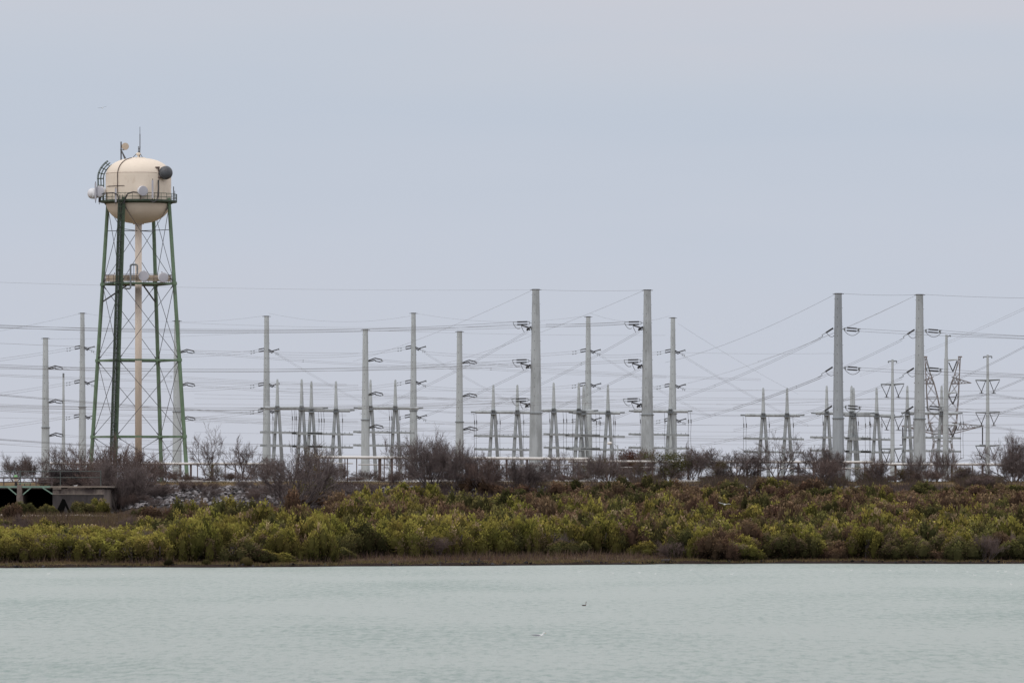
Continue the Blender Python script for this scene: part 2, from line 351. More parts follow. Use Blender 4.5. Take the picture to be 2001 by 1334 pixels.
b=B(); b.lathe(tp(0,0,436),(0,0,1),[(0.05,-0.15),(0.7,-0.15),(0.75,0.1),(0.6,0.3)],24); part('riser_collar',b,M['cream_dark'],tank)
b=B(); b.tube(tp(0,0,gpy),tp(0,0,430),6.6/ST_,n=28); part('riser_pipe',b,M['cream_dark'],tow,smooth=True)
# balcony
RB=75/ST_
b=B(); b.lathe(tp(0,0,396),(0,0,1),[(R*0.99,0),(RB,0),(RB,0.22),(RB-0.05,0.24),(R*0.99,0.24),(R*0.99,0)],64)
b.lathe(tp(0,0,396),(0,0,1),[(RB-.35,0.0),(R*1.005,-0.2)],64)
for i in range(4):
    a=math.atan2(LEGS[i][1],LEGS[i][0]); u=np.array([math.cos(a),math.sin(a),0]); c0=tp(0,0,396)
    b.bar(c0+u*(RB-0.1), c0+u*(R*0.98)-np.array([0,0,0.75]), 0.09)
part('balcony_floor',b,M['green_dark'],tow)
b=B(); c0=tp(0,0,380)
for h in (0,-0.45):
    pts=[c0+np.array([math.cos(2*math.pi*i/48)*RB, math.sin(2*math.pi*i/48)*RB, h]) for i in range(49)]; b.path(pts,0.035,5)
for i in range(32):
    a=2*math.pi*(i+.5)/32; u=np.array([math.cos(a)*RB,math.sin(a)*RB,0]); b.tube(c0+u,c0+u-np.array([0,0,1.02]),0.032,n=5)
part('balcony_railing',b,M['green_dark'],tow)
LV=[555,704,853]
for k in range(4):
    b=B(); b.tube(legp(k,gpy+0),legp(k,388),3.9/ST_,3.6/ST_,n=14)
    for py in LV: b.tube(legp(k,py+3),legp(k,py-3),5.2/ST_,n=10)
    b.box(legp(k,gpy)-np.array([.6,.6,.05]),legp(k,gpy)+np.array([.6,.6,.25]))
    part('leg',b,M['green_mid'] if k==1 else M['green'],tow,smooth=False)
for py in LV:
    for k in range(4):
        b=B(); p,q=legp(k,py),legp((k+1)%4,py); b.bar(p,q,0.24)
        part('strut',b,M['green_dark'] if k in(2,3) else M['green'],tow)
pan=[(402,555),(555,704),(704,853),(853,gpy-2)]
for (a_,b_) in pan:
    for k in range(4):
        k2=(k+1)%4
        for (p,q) in ((legp(k,a_),legp(k2,b_)),(legp(k2,a_),legp(k,b_))):
            b=B(); b.tube(p,q,0.038,n=5,cap=False)
            d=(q-p)/np.linalg.norm(q-p)
            b.bar(p+d*0.1,p+d*0.75,0.11); b.bar(q-d*0.75,q-d*0.1,0.11)
            part('brace_rod',b,M['steel_dark'],tow)
for k in range(4):
    b=B(); b.tube(legp(k,450),tp(0,0,451),0.045,n=5); part('tie_rod',b,M['steel_dark'],tow)
for k,(dx) in ((2,30),(3,-18)):
    b=B(); b.tube(legp(k,590),tp(LEGS[k][0]*lr(560)*0.42+dx*0.2,LEGS[k][1]*lr(560)*.42,558),0.1,n=6); part('knee_brace',b,M['steel_dark'],tow)
# ladder, cage and cables on the front leg
def fp(py, ox, oy): 
    p=legp(1,py); return p+np.array([ox,oy,0])
b=B()
for ox in (-0.50,-0.14): b.tube(fp(gpy,ox,-0.42),fp(384,ox,-0.42),0.04,n=5)
py=gpy
while py>388: b.tube(fp(py,-0.50,-0.42),fp(py,-0.14,-0.42),0.022,n=4,cap=False); py-=4.6
lad=part('ladder',b,M['green_dark'],tow)
b=B(); py=880; k=0
while py>392:
    pts=[fp(py,-0.32+0.36*math.cos(a),-0.42-0.62*math.sin(a)) for a in np.linspace(0,math.pi,9)]
    b.path(pts,0.045 if k%2 else 0.055,4); py-=13.5; k+=1
for a in np.linspace(0.2,math.pi-0.2,5): b.tube(fp(880,-0.32+0.36*math.cos(a),-0.42-0.62*math.sin(a)),fp(392,-0.32+0.36*math.cos(a),-0.42-0.62*math.sin(a)),0.022,n=4,cap=False)
part('ladder_cage',b,M['green_dark'],lad)
for i,(ox,oy) in enumerate(((-0.62,-0.25),(-0.72,-0.1),(-0.42,-0.2),(-0.56,0.0),(-0.28,-0.22))):
    b=B(); b.tube(fp(gpy,ox,oy),fp(400,ox*0.9,oy),0.055,n=6); part('cable',b,M['black'],tow)
# mid platform
b=B(); n=40
for i in range(n):
    a0,a1=2*math.pi*i/n,2*math.pi*(i+1)/n; r0,r1=1.0,4.35
    c0=tp(0,0,553)
    V=[c0+np.array([math.cos(a)*r,math.sin(a)*r*0.8,h]) for (a,r,h) in ((a0,r0,0),(a1,r0,0),(a1,r1,0),(a0,r1,0),(a0,r0,-.2),(a1,r0,-.2),(a1,r1,-.2),(a0,r1,-.2))]
    b.add(V,[(0,1,2,3),(7,6,5,4),(2,6,7,3),(0,4,5,1)])
part('platform_floor',b,M['green_dark'],tow)
b=B(); c0=tp(0,0,537.5)
for h in (0,-.5):
    b.path([c0+np.array([math.cos(t)*4.3,math.sin(t)*3.44,h]) for t in np.linspace(0,2*math.pi,33)],0.03,4)
for t in np.linspace(0,2*math.pi,25)[:-1]:
    u=np.array([math.cos(t)*4.3,math.sin(t)*3.44,0]); b.tube(c0+u,c0+u-np.array([0,0,1.02]),0.03,n=4)
part('platform_railing',b,M['brown_steel'],tow)
b=B()
for t0 in np.linspace(math.pi*1.03,math.pi*1.97,19)[:-1]:
    t1=t0+math.pi*0.94/18
    V=[tp(0,0,539)+np.array([math.cos(t)*4.15,-abs(math.sin(t))*-0.0+math.sin(t)*3.3,h]) for t in (t0,t1) for h in (0,-0.78)]
    V=[V[0],V[2],V[3],V[1]]; W=[v+np.array([0,0.05,0]) for v in V]
    b.add(V+W,[(0,1,2,3),(7,6,5,4),(0,4,5,1),(3,2,6,7)])
for v_ in (b,): pass
part('cream_screen',b,M['tan'],tow)
def dishmesh(c,fdir,r,depth,bulge):
    fdir=np.array(fdir,float); fdir/=np.linalg.norm(fdir); drum=B(); face=B()
    drum.lathe(c,fdir,[(0.06,-depth*1.25),(r*0.35,-depth*1.15),(r*0.75,-depth*0.8),(r*0.97,-depth*0.4),(r,-depth*0.3),(r,depth*0.25),(r*0.97,depth*0.27)],28)
    prof=[(r*0.97,depth*0.26)]+[(r*0.97*math.cos(a),depth*0.26+bulge*math.sin(a)) for a in np.linspace(0,math.pi/2,7)]
    face.lathe(c,fdir,prof,28); return drum,face
def dish(c,fdir,r,depth,bulge,dm,fm,label,mount):
    d,f=dishmesh(np.array(c),fdir,r,depth,bulge)
    o=part('antenna_dish',d,dm,tow,label,smooth=True); part('dish_cover',f,fm,o,smooth=True)
    if mount is not None:
        m_=B()
        for (p,q,rr) in mount: m_.tube(p,q,rr,n=7)
        part('dish_mount',m_,M['brown_steel'],o)
    return o
# big charcoal one right
c=tp(56,-44,340); dish(c,(0.35,-0.93,0.06),0.86,0.7,0.5,M['radome_dark'],M['radome_dark'],'large charcoal drum dish high on the tank side',
     [(tp(42,-47,328),tp(42,-47,395),0.09),(tp(36,-46,330),tp(44,-48,330),0.13),(tp(36,-46,349),tp(46,-48,349),0.16),(tp(42,-47,341),c+np.array([-.2,.5,0]),0.12)])
c=tp(13,-78,377); dish(c,(0.45,-0.89,0.0),0.64,0.8,0.04,M['white'],M['white_face'],'white drum dish on the balcony rail',[(tp(9,-74,368),tp(9,-74,394),0.07)])
c=tp(-74,-22,375.5); dish(c,(-0.4,-0.92,0.05),0.72,0.75,0.1,M['white'],M['white_face'],'white drum dish at the left end of the balcony',[(tp(-68,-10,366),tp(-68,-10,396),0.07)])
c=tp(-87,-16,379); dish(c,(-0.92,-0.4,0.0),0.68,0.8,0.55,M['white'],M['white'],'round white domed dish farthest left on the balcony',[(tp(-76,-8,372),tp(-76,-8,396),0.07)])
c=tp(-26,4,286); dish(c,(0.25,-0.97,0.1),0.46,0.3,0.02,M['tan'],M['tan'],'small tan dish on the roof mast',[(tp(-34,2,286),tp(-27,6,286),0.05)])
c=tp(14,-62,541.5); dish(c,(0.05,-1,0.05),0.66,0.6,0.03,M['white'],M['white_face'],'white dish at the middle of the lower platform',[(tp(14,-55,530),tp(14,-55,556),0.06)])
c=tp(51,-48,544); dish(c,(0.3,-0.95,0.0),0.64,0.9,0.05,M['white'],M['white_face'],'white drum dish at the right of the lower platform',[(tp(48,-38,532),tp(48,-38,556),0.06)])
c=tp(-51,14,544); dish(c,(-0.75,-0.65,0.0),0.62,0.7,0.2,M['white'],M['white_face'],'white dish at the left of the lower platform',[(tp(-48,20,532),tp(-48,20,556),0.06)])
for (dx,dy,a_,b_) in ((32,-74,356,391),(-40,-66,372,398),(-82,-26,359,393),(-78,20,366,394)):
    b=B(); p=tp(dx,dy,a_); q=tp(dx,dy,b_); b.box((p[0]-.11,p[1]-.08,q[2]),(p[0]+.11,p[1]+.08,p[2]))
    o=part('panel_antenna',b,M['white_face'],tow)
    m_=B(); m_.tube((p[0],p[1]+.2,q[2]-.3),(p[0],p[1]+.2,p[2]+.2),0.045,n=5); m_.box((p[0]-.04,p[1]+.06,q[2]+.3),(p[0]+.04,p[1]+.2,q[2]+.4)); m_.box((p[0]-.04,p[1]+.06,p[2]-.4),(p[0]+.04,p[1]+.2,p[2]-.3))
    part('antenna_bracket',m_,M['steel_dark'],o)
# whips
b=B(); top=tp(3,0,248); mid=tp(3,0,286); base=tp(2,0,308)
b.tube(base,mid,0.07,n=6); b.tube(mid,tp(3,0,262),0.055,n=6); b.tube(tp(3,0,262),top,0.035,n=5)
for (dx,dy) in ((-12,-4),(9,-6),(2,12)): b.tube(tp(1,0,296),tp(dx,dy,309.5),0.045,n=5)
b.tube(tp(0,0,286),tp(0,0,296),0.05,n=5); b.tube(tp(0,0,291),tp(3,0,291),0.04,n=5)
part('whip_antenna',b,M['steel_dark'],tow,'tall whip aerial at the top of the tank roof')
b=B(); b.tube(tp(-34,2,313),tp(-34,2,277),0.085,n=6)
for (dx,dy) in ((-26,-4),(-24,6)): b.tube(tp(-34,2,293),tp(dx,dy,312),0.07,n=5)
b.tube(tp(-36,2,293),tp(-28,2,293),0.05,n=5)
part('roof_mast',b,M['steel_dark'],tow)
b=B(); b.tube(tp(70,-26,366),tp(70,-26,396),0.06,n=5); b.tube(tp(72,-20,374),tp(72,-20,396),0.04,n=5); part('balcony_mast',b,M['steel_dark'],tow)
# conduit on the tank, roof cable and drooping cable
def tankpt(ang, py, off=0.06):
    z=Z(py,YT)
    if z>z_t:
        k=min(1,(z-z_t)/(z_top-z_t)); a=math.asin(k); r=R*math.cos(a)**0.80
    elif z<z_b: k=(z_b-z)/(z_b-z_bot); r=R*math.sin(math.acos(min(1,k)))**0.9
    else: r=R
    r+=off; return np.array([X(270.5,YT)+math.cos(ang)*r, YT+math.sin(ang)*r, z+off*0.5])
ang=-math.pi/2-math.asin(37/64)
b=B(); b.path([tankpt(ang,p) for p in (380,360,345,340,335,330,326,322,319,316,313,311,310)],0.055,6); part('conduit',b,M['brown_steel'],tow)
b=B(); b.path([tankpt(t,366) for t in np.linspace(-math.pi*0.88,-math.pi*0.62,9)],0.035,5); part('conduit',b,M['brown_steel'],tow)
b=B(); b.path([tp(42,-50,355),tp(42.5,-60,372),tp(42,-74,388),tp(40,-78,396),tp(34,-79,399),tp(28,-78,396)],0.09,6); part('cable',b,M['black'],tow)
b=B(); b.path([tp(9,-76,381),tp(-6,-77,379),tp(-17,-77,383),tp(-21,-76,392),tp(-24,-76,402)],0.09,6); part('cable',b,M['black'],tow)
b=B(); b.path([tp(-66,-40,380),tp(-45,-66,380),tp(-36,-72,384),tp(-33,-73,400)],0.08,6); part('cable',b,M['black'],tow)
# curved cage of the tank ladder at the left
b=B(); arc=[]
for t in np.linspace(0,1,15):
    if t<0.5: px=-67; py=394-(t/0.5)*44; nx,nz=-1,0
    else:
        a=(t-0.5)/0.5*math.radians(46); px=-66*math.cos(a)**0.8-1.5; py=349-37*math.sin(a); nx,nz=-math.cos(a*0.95),math.sin(a*0.95)
    arc.append((px,py,nx,nz))
def ap(i,o,dy): p=arc[i]; q=tp(p[0],dy,p[1]); return q+np.array([p[2]*o,0,p[3]*o])
for dy in (-4,4): b.path([ap(i,0.05,dy) for i in range(15)],0.05,5)
for i in range(0,15): b.tube(ap(i,.05,-4),ap(i,.05,4),0.03,n=4)
for (o,dy) in ((0.85,0),(0.72,-6),(0.72,6),(0.4,-7.5),(0.4,7.5)): b.path([ap(i,o,dy) for i in range(3,15)],0.035,4)
for i in range(3,15,2): b.path([ap(i,0.05,-6),ap(i,.4,-7.5),ap(i,.72,-6),ap(i,.85,0),ap(i,.72,6),ap(i,.4,7.5),ap(i,.05,6)],0.045,4)
part('tank_ladder_cage',b,M['green_dark'],tow)
# grey goose-neck frame at the platform
b=B(); b.path([tp(-23,-70,566),tp(-12,-70,566),tp(-11,-70,564),tp(-11,-70,521),tp(-9,-70,519.5),tp(0,-70,519.5),tp(2,-70,521),tp(2,-70,538)],0.12,7); b.tube(tp(-5,-69,520),tp(-5,-69,554),0.04,n=5)
part('hoist_frame',b,M['galv_dark'],tow)

# ------------------------------------------------------------------ transmission poles
def istring(b, p, q, r=0.15, n=10):
    p=np.array(p,float); q=np.array(q,float); r*=1.12
    for i in range(n):
        a=p+(q-p)*i/n; c_=p+(q-p)*(i+1)/n
        b.tube(a,c_,r,r*0.62,n=6,cap=True)
def rel(px,py,Y,dx,dy,yo=0): p=P(px+dx,py+dy,Y); p[1]+=yo; return p
def wirepath(p,q,sag,n=10):
    return [p+(q-p)*t-np.array([0,0,4*sag*t*(1-t)]) for t in np.linspace(0,1,n+1)]
def big_pole(px,Y,ptop,wt,wb,pcol,arms,kind,label,group,sides=12,m='galv'):
    s=s_at(Y); gz=7.8
    root=thing('transmission_pole',label,'utility pole',(X(px,Y),Y,gz),group)
    gp=HZ-(gz-EYE)*s
    b=B(); pc=pcol if pcol else ptop+(gp-ptop)*0.7
    wm=wt+(wb-wt)*(pc-ptop)/(gp-ptop)
    b.tube(P(px,pc,Y),P(px,ptop,Y),wm/2/s,wt/2/s,n=sides,rot=0.13)
    b.tube(P(px,gp,Y),P(px,pc,Y),wb/2/s,(wm+1.0)/2/s,n=sides,rot=0.13)
    sh=part('shaft',b,M[m],root)
    b=B(); hw=(wt/2+0.8)/s; b.tube(P(px,ptop,Y),P(px,ptop,Y)+np.array([0,0,0.12]),hw,n=sides)
    lw=(wt/2+4)/s; p=P(px,ptop+0.3,Y); b.bar(p-np.array([lw,0,0]),p+np.array([lw,0,0]),0.1)
    part('cap',b,M['steel_dark'],root)
    if pcol:
        b=B(); b.tube(P(px,pcol+0.9,Y),P(px,pcol-0.9,Y),(wm/2+2.0)/s,n=sides*2); part('flange',b,M['galv_dark'],root)
    b=B(); p0=P(px,ptop+10,Y); k=0
    H=(pc-ptop)/s
    for i in range(int(H/1.8)):
        z=p0[2]-i*1.8; sd=1 if i%2 else -1; rr=(wt+(wm-wt)*(i*1.8/H))/2/s
        b.tube((p0[0]+sd*rr*0.95,Y-rr*0.1,z),(p0[0]+sd*(rr+0.16),Y-rr*0.15,z),0.028,n=4)
        b.box((p0[0]-rr*0.35,Y-rr*1.02,z-0.06),(p0[0]-rr*0.35+0.1,Y-rr*0.9,z+0.06))
    part('step_pegs',b,M['steel_dark'],root)
    for ay in arms:
        ew=(wt+(wb-wt)*(ay-ptop)/(gp-ptop))/2
        def st(a,c_,r=0.16,n=9):
            bb=B(); istring(bb,rel(px,ay,Y,*a),rel(px,ay,Y,*c_),r,n); return part('insulator',bb,M['insul'],root)
        def hw_(*paths):
            bb=B()
            for (pts,r) in paths: bb.path([rel(px,ay,Y,*p) for p in pts],r,5)
            return part('line_hardware',bb,M['galv_dark'],root)
        def jm(a,c_,sg,r=0.05):
            bb=B(); bb.path(wirepath(rel(px,ay,Y,*a),rel(px,ay,Y,*c_),sg/s,8),r,4); return part('jumper',bb,M['wire'],root)
        if kind=='L':
            e=-ew
            st((e-28,-8,-.3),(e-8,-8.5,-.3),0.17); st((e-28,-3,.3),(e-8,-3.5,.3),0.17)
            st((e-20,-1,-1),(e-4,3.5,-.6),0.15); st((e-9,8,-1.2),(e-1,1.5,-.4),0.17)
            st((e-9,5,-1.2),(e-3,8,-1.0),0.15,5)
            hw_(([(e-8,-8.5),(e-4,-8.5),(e-4,-3.5),(e-8,-3.5)],0.06),([(e-4,-6),(e,-6)],0.06),([(e-28,-8),(e-36,-8),(e-35,-3),(e-28,-3)],0.06),([(e,1),(e-1,8)],0.12))
            jm((e-35,-3),(e-22,4),4); jm((e-20,0),(e-14,12),1.2)
        elif kind=='R':
            e=ew
            st((e+9,-2.5,-.3),(e+28,-1.0,-.3),0.17); st((e+9,2.5,.3),(e+28,4.0,.3),0.17)
            hw_(([(e,-0.5),(e+4,-0.5)],0.06),([(e+4,-2.5),(e+4,2.5)],0.17),([(e+9,-2.5),(e+4,-2.5)],0.05),([(e+9,2.5),(e+4,2.5)],0.05),([(e+31.5,-1.5),(e+31,4.5)],0.2),([(e+28,-1),(e+36,-.5)],0.07),([(e+28,4),(e+31,4)],0.07))
            jm((e+4,3),(e+34,4),9)
            for yo in (-.35,.35): st((-e-2,-2,yo),(-e-16,7,yo),0.19)
            hw_(([(-e-16,7),(-e-24,11.5),(-e-22,14),(-e-31,18)],0.06))
            jm((-e-14,8),(-e,13),4)
        elif kind=='C':
            e=ew
            st((-e,-1.5,-.2),(-e-10,0.3,-.2),0.17,6); st((-e,3,.2),(-e-10,5,.2),0.17,6)
            hw_(([(-e-10,0.3),(-e-10,5)],0.05),([(-e-18,3),(-e-21,3.4)],0.11),([(-e-18,7.3),(-e-21,8)],0.11),([(-e-24,3.6),(-e-26,4)],0.11),([(-e-24,8.6),(-e-26,9)],0.11),([(-e-10,0.3),(-e-26,4)],0.03),([(-e-10,5),(-e-26,9)],0.03))
            st((e-1,1,-.3),(e+9,6,-.3),0.18,7); st((e+4,4,.3),(e+18,0,.3),0.16,8); st((e-1,4,.3),(e+6,7.5,.3),0.16,5)
            hw_(([(e+18,-1.5),(e+19,2)],0.13),([(e+9,6),(e+18,11.5)],0.05),([(e+12,6),(e+19,9)],0.04),([(e+13,9),(e+13,12)],0.06),([(e+17,9),(e+17,12.5)],0.06))
        elif kind=='B':
            e=ew
            st((e+1,2,-.3),(e+12,-2,-.3),0.16,7); st((e+1,4,.3),(e+14,1,.3),0.16,7); st((e+12,-2.5,-.3),(e+26,0.5,-.3),0.16,8); st((e+13,3,.3),(e+24,5,.3),0.13,7)
            hw_(([(e+26,-0.5),(e+27,5)],0.12),([(e-1,2),(e+3,4)],0.16),([(e+24,5),(e+29,3)],0.06))
    return root
big_pole(1047,1200,566,14,28,807,[637,711,787],'L','tall light grey steel pole, left one of the two nearest tall poles mid frame','tall steel poles carrying dead end insulators')
big_pole(1265,1200,567,14,28,810,[637,711,787],'L','tall light grey steel pole standing beside the rusty brown tree','tall steel poles carrying dead end insulators')
big_pole(1638,1200,574,14,25,817,[643,719,795],'R','tall bluish grey steel pole with strings on both sides, left of the rusty lattice tower','tall steel poles carrying dead end insulators',m='galv_blue')
big_pole(1797,1200,576,14,26,818,[646,721,796],'R','tall grey steel pole just in front of the rusty lattice tower','tall steel poles carrying dead end insulators')
gB='mid height steel poles with strings on their right'
for (px,pt,wt,wb,pc,arms,lab) in ((89,661,10,17,835,[717,783,848],'mid height grey pole farthest left in the picture'),
     (346,627,11,19,804,[685,750,816],'grey steel pole just behind the right leg of the water tower'),
     (714,644,10,18,820,[702,768,832],'grey steel pole with a domed top between two switch frames'),
     (898,648,10,17,824,[706,771,836],'grey steel pole with a square top rising behind the big bare clump')):
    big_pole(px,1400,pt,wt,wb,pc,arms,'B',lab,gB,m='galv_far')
gC='far slender steel poles with strings on both sides'
for (px,pt,wt,wb,pc,arms,lab) in ((161,612,8,16,795,[677,744,811],'slender pale pole left of the water tower legs'),
     (521,618,9,17,None,[682,749,800],'slender pale pole above the small bare trees, left of the first switch frame'),
     (808,612,8.5,17,802,[677,744,811],'slender pale pole right behind the second switch frame'),
     (1149.5,619,8.5,17,None,[683,749,816],'slender pale pole between the two nearest tall poles'),
     (1315,621,8.5,17,808,[684,751,818],'slender pale pole right of the rusty brown tree')):
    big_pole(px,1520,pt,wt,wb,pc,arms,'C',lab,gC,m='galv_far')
# plain slender mast
b=B(); Y=1450; s=s_at(Y); r0=thing('steel_mast','thin plain steel mast between two poles at far left','mast',(X(124,Y),Y,7.8))
b.tube(P(124,945,Y),P(124,730,Y),4.2/s,1.8/s,n=10); part('shaft',b,M['galv_far'],r0)
b=B(); b.box(P(122.3,737,Y)+np.array([0,-.3,0]),P(125.7,729,Y)+np.array([0,.3,0])); part('cap',b,M['galv_dark'],r0)

# ------------------------------------------------------------------ switch frames (dead-end structures with twin A-frames)
def switch_frame(masts, top, bx0, bx1, bpy_, lx0, lx1, l1, l2, label, Y=1500, drops=()):
    s=s_at(Y); gz=7.8; gp=HZ-(gz-EYE)*s
    mx=sum(masts)/len(masts)
    root=thing('switch_frame',label,'switchyard frame',(X(mx,Y),Y,gz),'twin A-frame steel structures in the switchyard')
    for mpx in masts:
        b=B(); b.tube(P(mpx,bpy_-3,Y),P(mpx,top,Y),3.9/s,2.0/s,n=10); b.box(P(mpx-2.4,top+10,Y)+np.array([0,-.35,0]),P(mpx+2.4,top+5,Y)+np.array([0,.35,0]))
        b.tube(P(mpx,top,Y),P(mpx,top-1.6,Y),1.4/s,n=8)
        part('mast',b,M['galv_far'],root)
        b=B(); b.box(P(mpx-4,bpy_-4.5,Y)+np.array([0,-.9,0]),P(mpx+4,bpy_-2.4,Y)+np.array([0,.9,0])); b.box(P(mpx-5.5,bpy_+3.2,Y)+np.array([0,-.95,0]),P(mpx+5.5,bpy_+4.6,Y)+np.array([0,.95,0]))
        for dx in (-4.4,3.4): b.box(P(mpx+dx,bpy_-2.4,Y)+np.array([0,-.8,0]),P(mpx+dx+1,bpy_+3.2,Y)+np.array([0,.8,0]))
        part('clamp',b,M['galv_dark'],root)
        for (dx0,dx1,yo,mm) in ((-2,-11,-2.0,'galv_dark'),(3,12,2.0,'galv_far')):
            p=P(mpx+dx0,bpy_+4,Y); q=P(mpx+dx1,gp,Y+yo); q[2]=gz
            b=B(); b.tube(q,p,4.0/s,2.9/s,n=10); part('leg',b,M['galv_mid' if mm=='galv_dark' else 'galv'],root)
    b=B(); b.tube(P(bx0,bpy_-0.4,Y),P(bx1,bpy_+0.6,Y),3.0/s,n=12); part('top_beam',b,M['galv'],root)
    for (bx,sg) in ((bx0,-1),(bx1,1)):
        b=B(); b.tube(P(bx,bpy_,Y),P(bx+sg*9,bpy_-0.5,Y),1.5/s,n=8); part('beam_end',b,M['galv_dark'],root)
    for l in (l1,l2):
        b=B(); b.bar(P(lx0,l-1,Y-1.3),P(lx1,l+1,Y-1.3),3.8/s); b.bar(P(lx0+8,l-.6,Y-1.3),P(lx0+30,l-.2,Y-1.3),4.4/s)
        part('lower_beam',b,M['galv_mid'],root)
        n=int((lx1-lx0)/9)
        for i in range(n):
            b=B(); x=lx0+4+i*9; b.tube(P(x,l-1.4,Y-1.3),P(x,l-3.6,Y-1.3),0.9/s,0.6/s,n=5)
            part('support_insulator',b,M['galv_dark'],root)
    for dx in drops:
        p=P(dx,bpy_+2,Y-1.6); q=P(dx+1.5,l2+14,Y-1.6)
        b=B(); b.path([p,P(dx+1.6,bpy_+22,Y-1.6),P(dx+.6,l1,Y-1.6),q],0.04,4)
        b.tube(P(dx+1.2,bpy_+16,Y-1.6),P(dx+1.4,bpy_+24,Y-1.6),0.13,n=5)
        part('dropper',b,M['wire'],root)
SF=[((542,589.5),742,518,632,797,508,630,845,871,'frame with a long beam crossing behind the first slender pole, leftmost of the switch frames',(532,570,575,578,583)),
    ((608.5,656.5),746,592,684,801.5,571,690,847.5,873,'second switch frame from the left, overlapped by the leftmost one',(622,627,632,668)),
    ((724,772.5),743,700,818,797,690,810,844.5,870.5,'third switch frame, in front of the domed grey pole',(716,760,764,780)),
    ((964,1011),753,929,1048,805,926,1042,852,878,'switch frame left of the left tall pole, with wires hanging from its left end',(926,930,970,976,1022)),
    ((1082,1131),749,1060,1160,802,1062,1172,849,875,'switch frame just right of the left tall pole',(1073,1100,1106,1118)),
    ((1140.5,1188),753,1120,1212,806,1105,1221,852,878,'switch frame crossing in front of the slender pole between the tall poles',(1164,1171,1198,1201)),
    ((1266,1310),749,1238,1344,803,1228,1347,849,875,'switch frame half hidden by the tall pole beside the rusty tree',(1250,1298,1344,1349)),
    ((1491.5,1538),759,1456,1563,811,1453,1571,857,883,'lone switch frame standing free in the open sky gap',(1452,1457,1502,1549)),
    ((1615.5,1664),755,1594,1700,807,1583,1702,855,881,'switch frame behind the bluish grey tall pole',(1607,1672,1676,1698)),
    ((1668,1713),759,1650,1740,811,1652,1746,858,883,'switch frame between the bluish tall pole and the tall pole by the lattice tower',(1690,1700,1722)),
    ((1773,1840),755,1770,1872,807,1762,1878,855,881,'rightmost switch frame, in front of the lattice tower',(1784,1876,1881))]
for (ms,top,a,c_,bp_,l0,l1_,q1,q2,lab,dr) in SF: switch_frame(ms,top,a,c_,bp_,l0,l1_,q1,q2,lab,drops=dr)
# slim extra mast right of the leftmost frame group
# ------------------------------------------------------------------ V-string poles
def v_pole(px,top,arms,half,label,Y=1480,wt=4.5,wb=10):
    s=s_at(Y); root=thing('v_string_pole',label,'utility pole',(X(px,Y),Y,7.8),'slim poles with V shaped insulator strings')
    b=B(); b.tube(P(px,948,Y),P(px,top,Y),wb/2/s,wt/2/s,n=12); part('shaft',b,M['galv_far'],root)
    b=B(); b.bar(P(px-8,top+4,Y),P(px+8,top+3,Y),0.28)
    for sg in (-1,1): b.bar(P(px+sg*8,top+3,Y),P(px+sg*8,top+7,Y),0.25)
    part('top_bracket',b,M['galv_dark'],root)
    for ay in arms:
        for sg in (-1,1):
            b=B(); b.tube(P(px,ay+1,Y),P(px+sg*half,ay-0.5*sg,Y),1.9/s,1.2/s,n=8); a=part('crossarm',b,M['galv_dark'],root)
            for (x0,x1) in ((half-1,half*0.5),(4,half*0.5)):
                b=B(); istring(b,P(px+sg*x0,ay+2,Y),P(px+sg*x1,ay+23,Y),0.095,9); part('insulator',b,M['insul'],a)
            b=B(); b.bar(P(px+sg*half*.5,ay+22,Y),P(px+sg*half*.5,ay+26,Y),0.3); b.bar(P(px+sg*half*.5-4,ay+26,Y),P(px+sg*half*.5+4,ay+26,Y),0.16); part('line_clamp',b,M['steel_dark'],a)
v_pole(1744,702,[750,813.5,876],23,'slim pole with V strings between the bluish tall pole and the lattice tower')
v_pole(1930,693,[742,805,870],24,'slim pole with V strings standing alone at the far right')
# third: post pole with short arms in front of the lattice tower
Y=1450; s=s_at(Y); root=thing('transmission_pole','stepped steel pole with short arms on one side before the lattice tower','utility pole',(X(1849,Y),Y,7.8))
b=B(); b.tube(P(1849,700,Y),P(1849.5,654,Y),3.2/s,2.4/s,n=12); b.tube(P(1847.5,948,Y),P(1849,700,Y),6.5/s,3.8/s,n=12); part('shaft',b,M['galv_far'],root)
b=B(); b.bar(P(1851,658,Y),P(1857,655,Y),.25); b.bar(P(1857,655,Y),P(1857,658,Y),.25); part('top_bracket',b,M['galv_dark'],root)
for (ay) in (703,767,830):
    b=B(); b.tube(P(1850,ay+.8,Y),P(1871,ay-.8,Y),1.9/s,1.1/s,n=8); a=part('crossarm',b,M['galv_far'],root)
    b=B(); istring(b,P(1854,ay+5,Y),P(1862,ay+23,Y),0.13,8); part('insulator',b,M['insul'],a)
    b=B(); istring(b,P(1870,ay+2,Y),P(1862,ay+23,Y),0.15,8); part('insulator',b,M['insul'],a)

